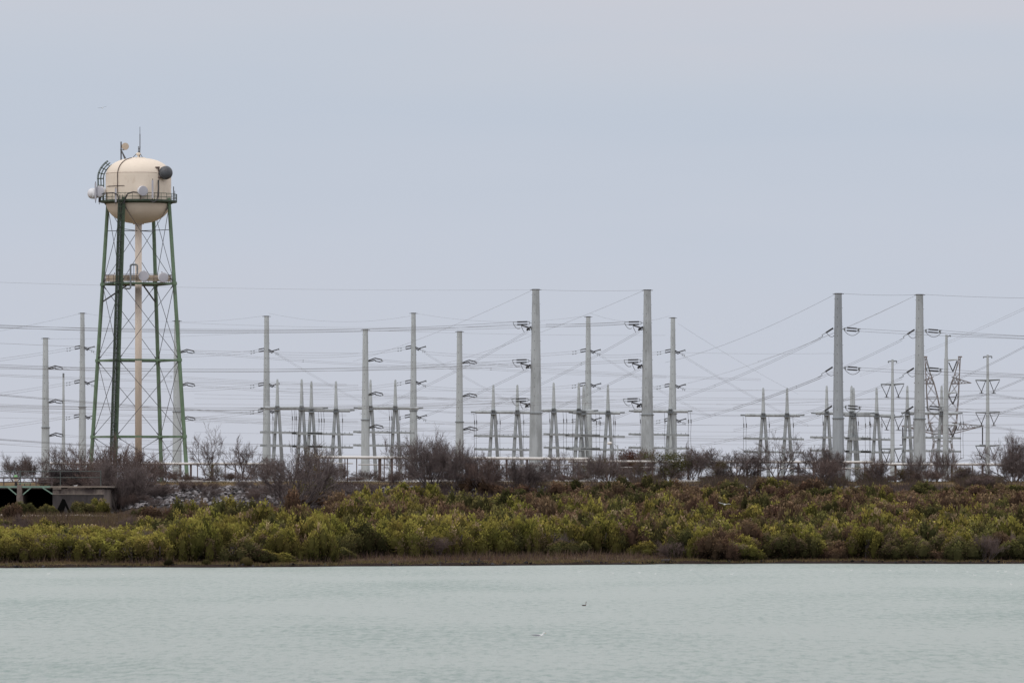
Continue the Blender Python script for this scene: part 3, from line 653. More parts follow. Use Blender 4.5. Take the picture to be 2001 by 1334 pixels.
# ------------------------------------------------------------------ lattice tower
def lattice():
    Y=1600.; s=s_at(Y); cx=1842; root=thing('lattice_tower','rusty brown lattice pylon with two leaning peaks and wide arms','pylon',(X(cx,Y),Y,7.8))
    def q(dx,py,yo=0): p=P(cx+dx,py,Y); p[1]+=yo; return p
    def face_panel(b,A,Bp,r=0.055):   # A, Bp: 4 corners bottom / top
        for i in range(4):
            j=(i+1)%4
            b.tube(A[i],Bp[j],r,n=4,cap=False); b.tube(A[j],Bp[i],r,n=4,cap=False); b.tube(Bp[i],Bp[j],r,n=4,cap=False)
            b.tube(A[i],Bp[i],r*1.9,n=4)
    def sq(x0,x1,py,d): return [q(x0,py,-d),q(x1,py,-d),q(x1,py,d),q(x0,py,d)]
    b=B()
    rows=[(948,32,4.3),(912,25,3.6),(880,19,2.9),(862,17,2.6),(848,20,2.4)]
    for (a_,c_) in zip(rows[:-1],rows[1:]): face_panel(b,sq(-a_[1],a_[1],a_[0],a_[2]),sq(-c_[1],c_[1],c_[0],c_[2]))
    part('lattice_body',b,M['rust'],root)
    for sg in (-1,1):
        b=B()
        rr=[(848,0,20,2.3),(825,2,27,2.0),(800,5,29,1.7),(775,10,31,1.5),(748,17,32,1.2),(730,24,33,0.8),(697,32,35,0.25)]
        for (a_,c_) in zip(rr[:-1],rr[1:]):
            xa=(sg*a_[1],sg*a_[2]); xc=(sg*c_[1],sg*c_[2]); face_panel(b,sq(xa[0],xa[1],a_[0],a_[3]),sq(xc[0],xc[1],c_[0],c_[3]),0.045)
        b.bar(q(sg*30,697),q(sg*38,697),0.35)
        part('peak',b,M['rust'],root)
        for (pyb,pyt,x0,xt,tipy) in ((750,736,18,56,748),(842,826,19,80,832)):
            b=B(); tip=q(sg*xt,tipy)
            for yo in (-1.0,1.0):
                lo=q(sg*x0,pyb,yo); hi=q(sg*x0,pyt,yo)
                b.tube(lo,tip,0.10,n=4); b.tube(hi,tip,0.10,n=4)
                n=6
                for i in range(n):
                    t0=i/n; t1=(i+.5)/n; t2=(i+1)/n
                    b.tube(lo+(tip-lo)*t0,hi+(tip-hi)*t1,0.05,n=4,cap=False); b.tube(hi+(tip-hi)*t1,lo+(tip-lo)*t2,0.05,n=4,cap=False)
            part('crossarm',b,M['rust'],root)
        b=B(); istring(b,q(sg*78,834),q(sg*78,868),0.17,12); b.bar(q(sg*78-6,869),q(sg*78+6,869),0.2); part('insulator',b,M['insul'],root)
    b=B(); 
    for yo in (-2.2,2.2):
        b.bar(q(-80,832,0),q(-20,847,yo),0.2); b.bar(q(80,832,0),q(20,847,yo),0.2); b.bar(q(-20,847,yo),q(20,847,yo),0.28); b.bar(q(-20,843,yo),q(20,843,yo),0.2)
    part('main_chord',b,M['rust'],root)
lattice()

# ------------------------------------------------------------------ wires
WG={}
def wire(a, c_, sag=4, r=0.05, m='wire', lab='thin grey power line strung across the sky between steel poles', grp='power lines', sp_=0):
    (x0,y0,Y0),(x1,y1,Y1)=a,c_; r*=0.56
    p=P(x0,y0,Y0); q=P(x1,y1,Y1); L=abs(x1-x0); n=max(6,int(L/25))
    sg=sag/s_at((Y0+Y1)/2); pts=np.array(wirepath(p,q,sg,n))
    V,Fc=segs(pts[:-1]-p,pts[1:]-p,np.full(n,r),np.full(n,r),3)
    if sp_:
        Vs=[V];Fs=[Fc];o=len(V)
        for t in sp_:
            c0=p+(q-p)*t-np.array([0,0,4*sg*t*(1-t)])-p; d=(q-p)/np.linalg.norm(q-p)*0.35
            v,f=segs([c0-d],[c0+d],[r*3],[r*3],4); Vs.append(v);Fs.append(f+o);o+=len(v)
        V=np.concatenate(Vs);Fc=np.concatenate(Fs)
    o=link_mesh('power_line',np_mesh('power_line',V,Fc,M[m]),None,tuple(p)); tag(o,lab,'power line',grp)
LA='thin sky wire running level above every pole top at the left'
LB='grey conductor of the upper bundle leading to the topmost left strings of the tall poles'
LC='grey conductor of the middle bundle leading to the second strings of the tall poles'
LD='grey conductor of the lower bundle leading to the third strings of the tall poles'
LE='conductor strung between the slender pale poles'
LF='slanting conductor dropping down left from a tall pole'
LG='low line crossing the switchyard behind the frames'
LH='conductor leaving the right side of the picture from the right tall poles'
LI='conductor rising to the upper right corner past the V string pole'
LJ='dark line running low past the water tower legs'
def W(pts, lab, dys=(0,), sag=3, r=0.045, m='wire', sp_=0):
    for d in dys:
        for (a,c_) in zip(pts[:-1],pts[1:]): wire((a[0],a[1]+d,a[2]),(c_[0],c_[1]+d,c_[2]),sag,r,m,lab,lab+'s' if False else None or lab,sp_)
W([(-80,549,900),(1040,566,1200)],LA,(0,),6,0.027,'wire_far'); W([(1049,566,1200),(1257,567,1200)],'thin wire between the tops of the two tall poles mid frame',(0,),2,.04,'wire_far')
W([(1641,573,1200),(1790,576,1200)],'thin wire between the tops of the two right tall poles',(0,),2,.045); W([(1800,575,1200),(2080,583,1100)],'thin wire leaving the top of the rightmost tall pole',(0,),2,.045)
W([(1632,575,1200),(1300,708,1700)],LF,(0,),12,.055,'wire'); W([(1790,577,1200),(1330,752,1700)],LF,(0,),14,.05,'wire_far'); W([(1790,577,1200),(1480,706,1700)],LF,(0,),7,.045,'wire_far')
W([(1040,567,1200),(690,706,1700)],LF,(0,),8,.05,'wire_far'); W([(1257,568,1200),(850,715,1700)],LF,(0,),9,.05,'wire_far')
W([(2080,568,1000),(1680,735,1700)],LI,(0,-4),8,.04,'wire_far')
W([(-80,631,1000),(1004,629,1200)],LB,(0,4.5),16,.06,'wire'); W([(-80,634.5,1000),(1221,629,1200)],LB,(0,4),12,.05,'wire_far')
W([(1067,633,1200),(1221,629,1200)],LB,(0,4.5),2,.05)
W([(-80,709,1000),(1004,704,1200)],LC,(0,5),15,.055,'wire'); W([(-80,714,1000),(1221,704,1200)],LC,(0,4),12,.05,'wire_far')
W([(-80,787,1000),(1004,780,1200)],LD,(0,5),13,.05,'wire_far'); W([(-80,792,1000),(1221,780,1200)],LD,(0,4),10,.05,'wire_far')
W([(-80,764,900),(520,808,1500)],LJ,(0,2),2,.055,'wire'); W([(-80,852,900),(640,893,1500)],LJ,(0,1.8),3,.06,'wire'); W([(-80,862,900),(420,888,1500)],LJ,(0,),3,.045,'wire_far')
W([(-80,667,1000),(700,690,1400)],LG,(0,),4,.045,'wire_far'); W([(-80,728,1000),(700,752,1400)],LG,(0,3),3,.045,'wire_far'); W([(-80,796,1000),(700,822,1400)],LG,(0,3),3,.045,'wire_far')
# between slender poles
Cx=[(161,[677,744,811]),(521,[682,749,800]),(808,[677,744,811]),(1149.5,[683,749,816]),(1315,[684,751,818])]
for i in range(len(Cx)-1):
    (xa,la),(xb,lb)=Cx[i],Cx[i+1]
    for k in range(3): W([(xa+22,la[k]+10,1520),(xb-28,lb[k]+3,1520)],LE,(0,4.5),7 if xb-xa>200 else 3,.05,'wire_far')
    W([(xa+4,612,1520),(xb-5,617,1520)],LE,(0,),14,.035,'wire_far')
for k,y in enumerate((680,747,812)): W([(132,y,1520),(-80,y+30,1300)],LE,(0,4.5),2,.05,'wire_far')
W([(155,613,1520),(-80,660,1300)],LE,(0,),3,.04,'wire_far')
# B poles to the right
for (xa,ys_) in ((117,[716,782,848]),(375,[685,750,815]),(742,[701,768,832]),(927,[706,771,836])):
    for k in range(3):
        W([(xa,ys_[k]+1,1400),(xa+560,ys_[k]+34-6*k,1650)],LG,(0,3),5,.045,'wire_far',(0.35,))
W([(95,662,1400),(500,650,1500)],LG,(0,),3,.035,'wire_far'); W([(352,630,1400),(800,640,1500)],LG,(0,),3,.035,'wire_far'); W([(720,645,1400),(1300,655,1600)],LG,(0,),3,.035,'wire_far')
# slanting pairs down-left from tall poles L
for xo in (1047,1265):
    for k,(ay) in enumerate((637,711,787)):
        W([(xo-14,ay+8,1200),(xo-14-330,ay+170-26*k,1650)],LF,(0,3.4),9,.055,'wire' if k<2 else 'wire_far',(0.28,))
for xo,a3 in ((1638,(643,719,795)),(1797,(646,721,796))):
    for k,ay in enumerate(a3):
        W([(xo-34,ay+16,1200),(xo-34-330,ay+150-32*k,1650)],LF,(0,3.4),9,.055,'wire' if k<2 else 'wire_far',(0.55,))
        W([(xo+40,ay-1,1200),(2080,ay+ (16 if xo<1700 else 13),1120)],LH,(0,5),2,.055)
for (y0,y1,x1) in ((628,752,1840),(700,812,1800),(760,835,1830)):
    W([(2080,y0+4,1000),(x1,y1,1650)],LI,(0,2.6),6,.06)
# switchyard crossing lines
lv=[(756,1.5),(768,2),(777,1),(786,2),(795,1),(818,1),(826,1.5),(835,1),(848,2),(862,1),(887,1)]
r_=random.Random(5)
for i,(y,dd) in enumerate(lv):
    x0=r_.choice([-80,380,560]); x1=r_.choice([1180,1500]); W([(x0,y+r_.uniform(-6,6),1500),(x1,y+r_.uniform(-3,9),1600)],LG,(0,),4,.04,'wire_far')
    x0=r_.choice([900,1100,1330]); W([(x0,y+r_.uniform(-3,6),1600),(2080,y+r_.uniform(-4,14),1400)],LG,(0,),4,.045,'wire_far')
for (a_,b_) in (((1344,806),(1452,811)),((1563,812),(1600,809)),((1048,806),(1062,804)),((630,799),(700,798)),((818,799),(929,806))):
    W([(a_[0],a_[1],1500),(b_[0],b_[1],1500)],'short link between two neighbouring switch frame beams',(0,2),1.5,.05)
W([(1310,688,1520),(1640,690,1600)],LG,(0,),2,.04,'wire_far'); W([(1325,632,1520),(1560,770,1700)],LG,(0,),4,.035,'wire_far'); W([(1335,694,1520),(1580,830,1700)],LG,(0,3),4,.04,'wire_far')
for x,y in ((545,692),(833,690),(1176,695)): W([(x,y,1520),(x+215,y+118,1700)],LG,(0,3),4,.038,'wire_far')
for sg in (-1,1):
    for ay in (776,839,901): W([(1744+sg*11.5,ay,1480),(1930+sg*12,ay-7,1480)],LG,(0,1.6),4,.045); W([(1930+sg*12,ay-7,1480),(2080,ay+8,1300)],LG,(0,1.6),2,.045); 
    W([(1744+sg*11.5,776,1480),(1400,790,1700)],LG,(0,),3,.04,'wire_far')

# ------------------------------------------------------------------ pipelines, kerb, lamp
def pipeline(x0,x1,y0,y1,low,posts,label,Y=768,r=0.13,lowr=0.07):
    s=s_at(Y); root=thing('pipeline',label,'pipeline',(X((x0+x1)/2,Y),Y,7.85),'white pipelines on posts behind the crest')
    b=B(); b.tube(P(x0,y0,Y),P(x1,y1,Y),r,n=10)
    part('pipe',b,M['pipe_white'],root,smooth=False)
    b=B(); b.bar(P(x0,y0+2.6,Y),P(x1,y1+2.6,Y),0.07); part('pipe_rail',b,M['brown_steel'],root)
    for (xa,xb,yy) in low:
        b=B(); b.tube(P(xa,yy,Y+.8),P(xb,yy+.6,Y+.8),lowr,n=8); part('lower_pipe',b,M['pipe_white'],root)
    for px in posts:
        yy=y0+(y1-y0)*(px-x0)/(x1-x0); b=B(); w_=random.choice([0.12,0.16,0.26]); p=P(px,yy+1,Y+.3); b.box((p[0]-w_/2,p[1]-.1,7.8),(p[0]+w_/2,p[1]+.1,p[2])); part('post',b,M['brown_steel'],root)
pipeline(98,520,904.5,905.5,[],[100,120,150,172,196,283,303,324,352,373,386,415,440,460,490],'white pipe on brown posts behind the water tower legs')
pipeline(612,1152,892.5,896,[(575,690,904.5),(700,1150,907.5)],[622,640,674,679,697,741,744,751,766,793,806,840,880,920,966,990,1030,1075,1120],'white double pipe behind the big bare clump and the left tall pole',r=0.17)
pipeline(1110,1455,900.5,901.5,[(1140,1450,912.5)],[1130,1160,1185,1209,1240,1275,1300,1345,1370,1400,1440],'white double pipe in front of the rusty brown tree',Y=772)
pipeline(1440,1705,901.5,902,[(1440,1700,914)],[1460,1481,1486,1520,1560,1590,1620,1650,1690],'white double pipe below the lone switch frame',Y=770)
pipeline(1700,2150,906,907,[],[1720,1750,1780,1830,1860,1900,1920,1950,1990,2040,2090,2130],'single white pipe running off at the far right',Y=775)
b=B(); yk=753
for i in range(60):
    x0=-130+i*4.4
    if x0<X(270,yk) or x0>X(1500,yk): continue
    b.box((x0,yk,7.6),(x0+4.1,yk+.35,8.02+0.05*math.sin(i*1.7)))
solo('kerb',b,M['kerb'],None,None,(0,yk,7.6),kind='structure')
Y=790; s=s_at(Y); root=thing('street_lamp','pale street lamp with curved arm left of the rusty brown tree','street lamp',(X(1207,Y),Y,7.8))
b=B(); b.tube(P(1207,942,Y),P(1207,869,Y),0.1,0.07,n=8); b.path([P(1207,876,Y),P(1204,870,Y),P(1200,866.5,Y),P(1195,865,Y)],0.045,6); part('post',b,M['galv'],root)
b=B(); b.lathe(P(1191.5,865.5,Y),(1,0,0.1),[(0.02,-.35),(.14,-.25),(.2,0),(.14,.2),(.04,.3)],12); part('lamp_head',b,M['pipe_white'],root,smooth=True)

# ------------------------------------------------------------------ bridge and intake structure at the left
YB=712.; sB=s_at(YB); zd=Z(949.5,YB)
root=thing('service_bridge','low concrete and green steel bridge with railing over black openings','bridge',(X(40,YB),YB,3.9))
xl=X(-420,YB); xr=X(103,YB)
b=B(); b.box((xl,YB,zd-.28),(xr-.003,YB+24,zd)); part('deck',b,M['concrete'],root)
b=B(); b.box((xl,YB-.12,zd-.17),(xr,YB-.003,zd+.03)); part('edge_beam',b,M['green_pale'],root)
for px in (-370,-280,-190,-98,38.5):
    x=X(px,YB); b=B(); b.box((x-.29,YB-.25,3.2),(x+.29,YB+24,zd-.283)); b.box((x-.36,YB-.3,3.0),(x+.36,YB+24,Z(967,YB))); b.box((x-.3,YB-.2,zd-.29),(x+.25,YB-.125,zd+.15))
    part('pier',b,M['concrete'],root)
    for sg in (-1,1):
        b=B(); b.bar((x+sg*.36,YB-.1,Z(966,YB)),(x+sg*1.35,YB-.1,zd-.15),0.13); part('brace',b,M['green_pale'],root)
b=B(); b.bar((xr,YB-.1,Z(965,YB)),(X(83,YB),YB-.1,zd-.15),0.13); part('brace',b,M['green_pale'],root)
b=B(); b.box((xl,YB+8,3.0),(xr-.01,YB+8.5,zd-.29)); b.box((xl,YB+2.0,3.2),(xr-.01,YB+7.9,4.25)); part('back_wall',b,M['shade_black'],root)  # wall and floor near black: shade under the deck painted in
b=B(); yr=YB+.3
for h in (Z(933.5,YB),Z(941.5,YB)): b.bar((xl,yr,h),(xr,yr,h),0.09)
for px in (-350,-290,-225,-160,-118,-56,7,70,101): b.bar((X(px,YB),yr,zd),(X(px,YB),yr,Z(933,YB)),0.11)
part('railing',b,M['rail'],root)
# abutment
xa=X(103,YB); xb=X(203,YB)
ab=thing('intake_block','stained brown concrete block with flat roof slab at the end of the bridge','concrete block',((xa+xb)/2,YB,3.9))
b=B(); zl=Z(966,YB); b.box((xa+.003,YB+.02,3.2),(xb-.05,YB+24,zd-.35))
b.box((xa,YB-.12,zl+.002),(xa+.75,YB+.3,zd-.35)); b.box((xb-.85,YB-.12,zl+.002),(xb,YB+.3,zd-.35))
part('wall',b,M['concrete'],ab)
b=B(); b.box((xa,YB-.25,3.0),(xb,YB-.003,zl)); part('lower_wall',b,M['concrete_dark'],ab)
b=B(); b.box((xa-.25,YB-.35,zd-.16),(X(210,YB),YB+24,zd+.02)); b.box((xa+.02,YB-.28,zd-.34),(xa+1.0,YB+2,zd-.163)); part('roof_slab',b,M['concrete_light'],ab)
b=B(); b.box((xa,YB-.3,zl+.003),(xa+2.6,YB-.13,zl+.09)); b.box((xa+2.7,YB-.3,zl+.003),(xb,YB-.13,zl+.06)); part('ledge',b,M['concrete_light'],ab)
b=B()
pts=[(109,1002),(122,974),(127,975),(139,1002),(135,1002),(128,988),(124,1002)]
V=[(X(a,YB),YB-.26,Z(c_,YB)) for a,c_ in pts]; W2=[(v[0],YB-.2,v[2]) for v in V]
b.add(V+W2,[(0,1,5,6),(1,2,5),(2,3,4,5)]+[(i,(i+1)%7,(i+1)%7+7,i+7) for i in range(7)]); part('broken_opening',b,M['shade_black'],ab)  # black shape on the wall face paints the dark of an opening
# fence behind
YF=722.; fr=thing('fence','thin grey green pipe fence behind the bridge railing','fence',(X(60,YF),YF,zd))
b=B()
for h in (Z(920.5,YF),Z(932.5,YF)): b.tube((X(-400,YF),YF,h),(X(197,YF),YF,h),0.05,n=6)
part('rail',b,M['fence_dark'],fr)
for px in (-380,-280,-200,-110,-40,39.5,118,197):
    b=B(); b.tube((X(px,YF),YF,zd),(X(px,YF),YF,Z(919,YF)),0.09 if px==39.5 else .055,n=7); part('post',b,M['fence_dark'],fr)
# hoist and bench on the deck
hx,hy=X(31,YB+2),YB+2; zz=zd
ho=thing('gate_hoist','brown gate hoist with bright green cap on the bridge deck','gate hoist',(hx,hy,zz))
b=B(); b.lathe((hx,hy,zz),(0,0,1),[(.3,0),(.28,.05),(.16,.1),(.14,.45),(.2,.5),(.2,.55)],12); b.tube((hx-.12,hy,zz+.2),(hx+.2,hy,zz+.2),.1,n=8); part('pedestal',b,M['feather_black'],ho)
b=B(); b.lathe((hx+.02,hy,zz+.55),(0,0,1),[(.05,0),(.22,.03),(.24,.22),(.16,.3),(.04,.31)],12); part('gearbox',b,M['tan'],ho)
b=B(); b.lathe((hx-.03,hy,zz+.83),(0,0,1),[(.02,0),(.24,.04),(.27,.2),(.15,.27),(.02,.3)],12); b.tube((hx-.45,hy,zz+.95),(hx+.35,hy,zz+.9),.06,n=6); part('motor',b,M['brown_steel'],ho)
b=B(); b.lathe((hx-.02,hy,zz+1.1),(0,0,1),[(.26,-.03),(.24,.02),(.16,.16),(.05,.22)],12); part('cap',b,mat('bright green cap',(0.16,0.36,0.15),.6,.1,3),ho)
be=thing('bench','low pale green bench on the bridge deck beside the hoist','bench',(X(48,YB+1.5),YB+1.5,zd))
b=B(); b.box((X(36,YB+1.5),YB+1.3,zd+.28),(X(61,YB+1.5),YB+1.75,zd+.36)); part('seat',b,M['green_pale'],be)
for px in (38,48,59): b=B(); b.box((X(px,YB+1.5)-.04,YB+1.35,zd),(X(px,YB+1.5)+.04,YB+1.7,zd+.28)); part('leg',b,M['rail'],be)

# ------------------------------------------------------------------ bare trees
def grow(rnd, h, spread, stems, levels=4, kids=(4,6), droop=0.0, base_r=0.1, minr=0.014, up=0.35):
    out=[]
    def br(p,d,L,r,lv):
        n=3 if lv>0 else 2; pts=[p]; q=p.copy(); dd=d.copy()
        for i in range(n):
            dd=dd+np.array([rnd.gauss(0,.10),rnd.gauss(0,.10),rnd.gauss(0,.05)+up*0.12-droop*.1]); dd/=np.linalg.norm(dd)
            nq=q+dd*L/n; ra=max(minr,r*(1-i/n*0.5)); rb=max(minr,r*(1-(i+1)/n*0.5)); out.append((q,nq,ra,rb,lv)); q=nq; pts.append(q)
        if lv<=0: return
        k=rnd.randint(*kids)
        for j in range(k):
            t=0.25+0.75*(j+rnd.random())/k; idx=min(n-1,int(t*n)); f=t*n-idx; s0=pts[idx]+(pts[idx+1]-pts[idx])*min(1,f)
            a=rnd.uniform(0,2*math.pi); u=np.cross(dd,[0.3,0.5,0.8]); u/=np.linalg.norm(u); v=np.cross(dd,u)
            ang=rnd.uniform(0.35,0.85); nd=dd*math.cos(ang)+(u*math.cos(a)+v*math.sin(a))*math.sin(ang); nd[2]+=up*0.35
            nd/=np.linalg.norm(nd); br(s0,nd,L*rnd.uniform(0.5,0.72),r*0.55,lv-1)
    for i in range(stems):
        a=2*math.pi*(i+rnd.random())/stems; tilt=spread*rnd.uniform(0.5,1.0)
        d=np.array([math.cos(a)*math.sin(tilt),math.sin(a)*math.sin(tilt),math.cos(tilt)])
        p=np.array([math.cos(a)*0.15*h*0.1*stems**.5,math.sin(a)*.15*h*.1*stems**.5,-0.1])
        br(p,d,h*rnd.uniform(0.5,0.6),base_r,levels)
    return out
def norm_tree(sg,h,wd):
    P0=np.array([a[0] for a in sg]);P1=np.array([a[1] for a in sg]);R0=np.array([a[2] for a in sg]);R1=np.array([a[3] for a in sg]);lv=np.array([a[4] for a in sg])
    z=np.percentile(P1[:,2],99.5); xw=(np.percentile(P1[:,:2],98)-np.percentile(P1[:,:2],2))/2
    S=np.array([wd/2/xw,wd/2/xw,h/z]); return P0*S,P1*S,R0,R1,lv
TREES=[]   # (trunk mesh, crown mesh) for nominal 1 x 1 size are built per kind with real size
def tree_meshes(name,seed,h,wd,stems,levels,kids,spread,tm='twig',**k):
    rnd=random.Random(seed); P0,P1,R0,R1,lv=norm_tree(grow(rnd,h,spread,stems,levels,kids,**k),h,wd)
    top=lv>=levels-1
    V,Fc=segs(P0[top],P1[top],R0[top],R1[top],5); t=np_mesh(name+'_trunk',V,Fc,M['bark'])
    V,Fc=segs(P0[~top],P1[~top],R0[~top],R1[~top],3); c_=np_mesh(name+'_crown',V,Fc,M[tm])
    return t,c_,(P1[lv==0])
def place_tree(meshes,px,Y,rot,scl,label,group=None,name='bare_tree',cat='tree'):
    x=X(px,Y); o=thing(name,label,cat,(x,Y,ground(x,Y)-0.05),group); o.rotation_euler=(0,0,rot); o.scale=scl
    link_mesh('trunk',meshes[0],o); link_mesh('crown',meshes[1],o); return o
T_open=[tree_meshes('open_tree',s_,5.5,5.2,st,4,(4,5),sp,base_r=.085,minr=.0095,up=.16) for s_,st,sp in ((5,3,.45),(6,4,.65),(7,3,.35))]
T_vase=[tree_meshes('vase_tree',s_,6,7.5,st,4,(4,4),.95,base_r=.075,minr=.0105,up=.2) for s_,st in ((11,12),(12,11))]
T_dense=[tree_meshes('dense_thicket',s_,5.5,6.0,st,4,(4,6),.8,base_r=.055,minr=.010,tm='twig_red' if s_==21 else 'twig') for s_,st in ((21,9),(22,8),(23,10))]
T_small=[tree_meshes('small_brush',s_,2.6,3.2,8,3,(5,6),.8,base_r=.03,minr=.009,tm='twig_red' if s_%2 else 'twig') for s_ in (31,32,33)]
T_round=[tree_meshes('round_tree',41,6,6.4,6,4,(5,6),.95,base_r=.07,minr=.009,up=.1)]
def tp_scale(meshes_h,meshes_w,px0,px1,ptop,Y):
    s=s_at(Y); x=X((px0+px1)/2,Y); g=ground(x,Y); h=Z(ptop,Y)-g; wd=(px1-px0)/s
    return ((wd/meshes_w),(wd/meshes_w),(h/meshes_h))
def PT(ms,h,wd,px0,px1,ptop,Y,label,rot=0,group=None,**k): 
    return place_tree(ms,(px0+px1)/2,Y,rot,tp_scale(h,wd,px0,px1,ptop,Y),label,group,**k)
PT(T_open[0],5.5,5.2,375,440,829,756,'upright bare tree with a fine fan of twigs, right of the water tower')
PT(T_open[1],5.5,5.2,437,512,853,757,'low forked bare tree between the upright bare tree and the wide multi stemmed one',1.1)
PT(T_vase[0],6,7.5,488,668,868,716,'wide multi stemmed bare tree growing on the riprap slope below the first switch frame',.4)
PT(T_open[2],5.5,5.2,745,800,850,757,'slim dark bare tree in front of the third switch frame',2)
PT(T_vase[1],6,7.5,780,905,845,741,'large bare clump in front of the slender pole at mid left',1.3)
PT(T_dense[1],5.5,6,845,930,862,738,'dense brown bare thicket right of the large bare clump',.3)
PT(T_dense[0],5.5,6,900,985,890,736,'reddish brown bare thicket under the fourth switch frame',2.2)
PT(T_dense[2],5.5,6,985,1075,893,739,'brown thicket at the foot of the left tall pole',.9)
PT(T_vase[0],6,7.5,1065,1150,884,757,'open vase shaped bare shrub right of the left tall pole',2.9)
PT(T_vase[1],6,7.5,1140,1235,882,756,'bare tree in front of the street lamp',.2)
PT(T_open[1],5.5,5.2,1325,1375,865,756,'thin bare tree right of the greenish tree',.8)
PT(T_dense[1],5.5,6,1360,1500,876,757,'wide dark thicket between the greenish tree and the lone switch frame',1.9)
PT(T_open[0],5.5,5.2,1478,1565,845,754,'bare tree with a rounded airy crown in front of the lone switch frame',.5)
PT(T_dense[2],5.5,6,1565,1655,872,753,'dark brown thicket at the foot of the bluish tall pole',2.6)
PT(T_round[0],6,6.4,1915,2045,851,756,'round dense bare tree at the right edge',.1)
PT(T_dense[0],5.5,6,160,310,868,738,'large dark brown bramble thicket in front of the water tower legs',.7)
PT(T_dense[2],5.5,6,175,290,895,728,'dark tangled thicket directly beside the concrete block',1.7)
PT(T_vase[1],6,7.5,80,190,866,752,'ragged bare shrub above the concrete block',2.4)
PT(T_round[0],6,6.4,0,62,889,900,'small rounded bare tree far behind the bridge, nearest the left edge',1.1)
PT(T_round[0],6,6.4,36,104,890,905,'small rounded bare tree far behind the bridge, beside the leftmost pole',2.6)
PT(T_small[0],2.6,3.2,60,110,930,742,'low brown brush right of the green bench behind the railing',1.3)
def hedge(px0,px1,Y0,Y1,ptop,n,label):
    R_=np.random.default_rng(9); x0,x1=X(px0,Y0),X(px1,Y0); zt=Z(ptop,Y0)
    x=R_.uniform(x0,x1,n); y=R_.uniform(Y0,Y1,n); g=np.array([ground(a,b_) for a,b_ in zip(x,y)]); z=g+(zt-g)*R_.random(n)*(0.93+0.07*np.sin(x*2.1))
    d=R_.normal(size=(n,3))*np.array([1,1,.8])+np.array([0,0,.5]); d/=np.linalg.norm(d,axis=1,keepdims=True); p=np.stack([x,y,z],1); L=R_.uniform(.25,.6,(n,1)); q=p+d*L; q[:,2]=np.minimum(q[:,2],zt+R_.normal(0,.08,n)+.05)
    V,Fc=segs(p,q,np.full(n,.017),np.full(n,.010),3); l=((x0+x1)/2,Y0,float(g.min())); o=link_mesh('hedge',np_mesh('hedge',V-np.array(l),Fc,M['twig_dark']),None,l); tag(o,label,'hedge')
hedge(96,212,743,748,917.5,16000,'flat topped tangled dark hedge behind the fence above the concrete block')
PT(T_dense[2],5.5,6,800,880,858,744,'dark dense core thicket inside the large bare clump at mid left',2.9)
rr=random.Random(3)
# low brush along the crest
gcb='low bare brush along the embankment crest'
for i,px in enumerate(list(range(300,1020,26))+list(range(1020,1340,24))+list(range(1360,1480,20))+list(range(1540,1660,24))+list(range(1700,2080,18))):
    ms=T_small[i%3]; Y=rr.uniform(742,775); h=rr.choice([12,18,24,34,50])*rr.uniform(.8,1.15)*(1.2 if px>1640 else (1.15 if px>1150 else 1)); w_=rr.uniform(34,62)
    if 300<px<500: h*=.6
    PT(ms,2.6,3.2,px-w_/2,px+w_/2,940-h,Y,'low leafless brown brush growing along the crest behind the green shrubs',rr.uniform(0,6),gcb,name='bare_shrub',cat='shrub')
for i in range(24):
    px=rr.uniform(210,760); Y=rr.uniform(722,741); w_=rr.uniform(30,50); ms=T_small[i%3]
    x=X(px,Y); PT(ms,2.6,3.2,px-w_/2,px+w_/2,HZ-(ground(x,Y)+rr.uniform(1.0,2.0)-EYE)*s_at(Y),Y,'low leafless purple brown brush on the stony slope below the crest',rr.uniform(0,6),'bare brush on the stony slope',name='bare_shrub',cat='shrub')

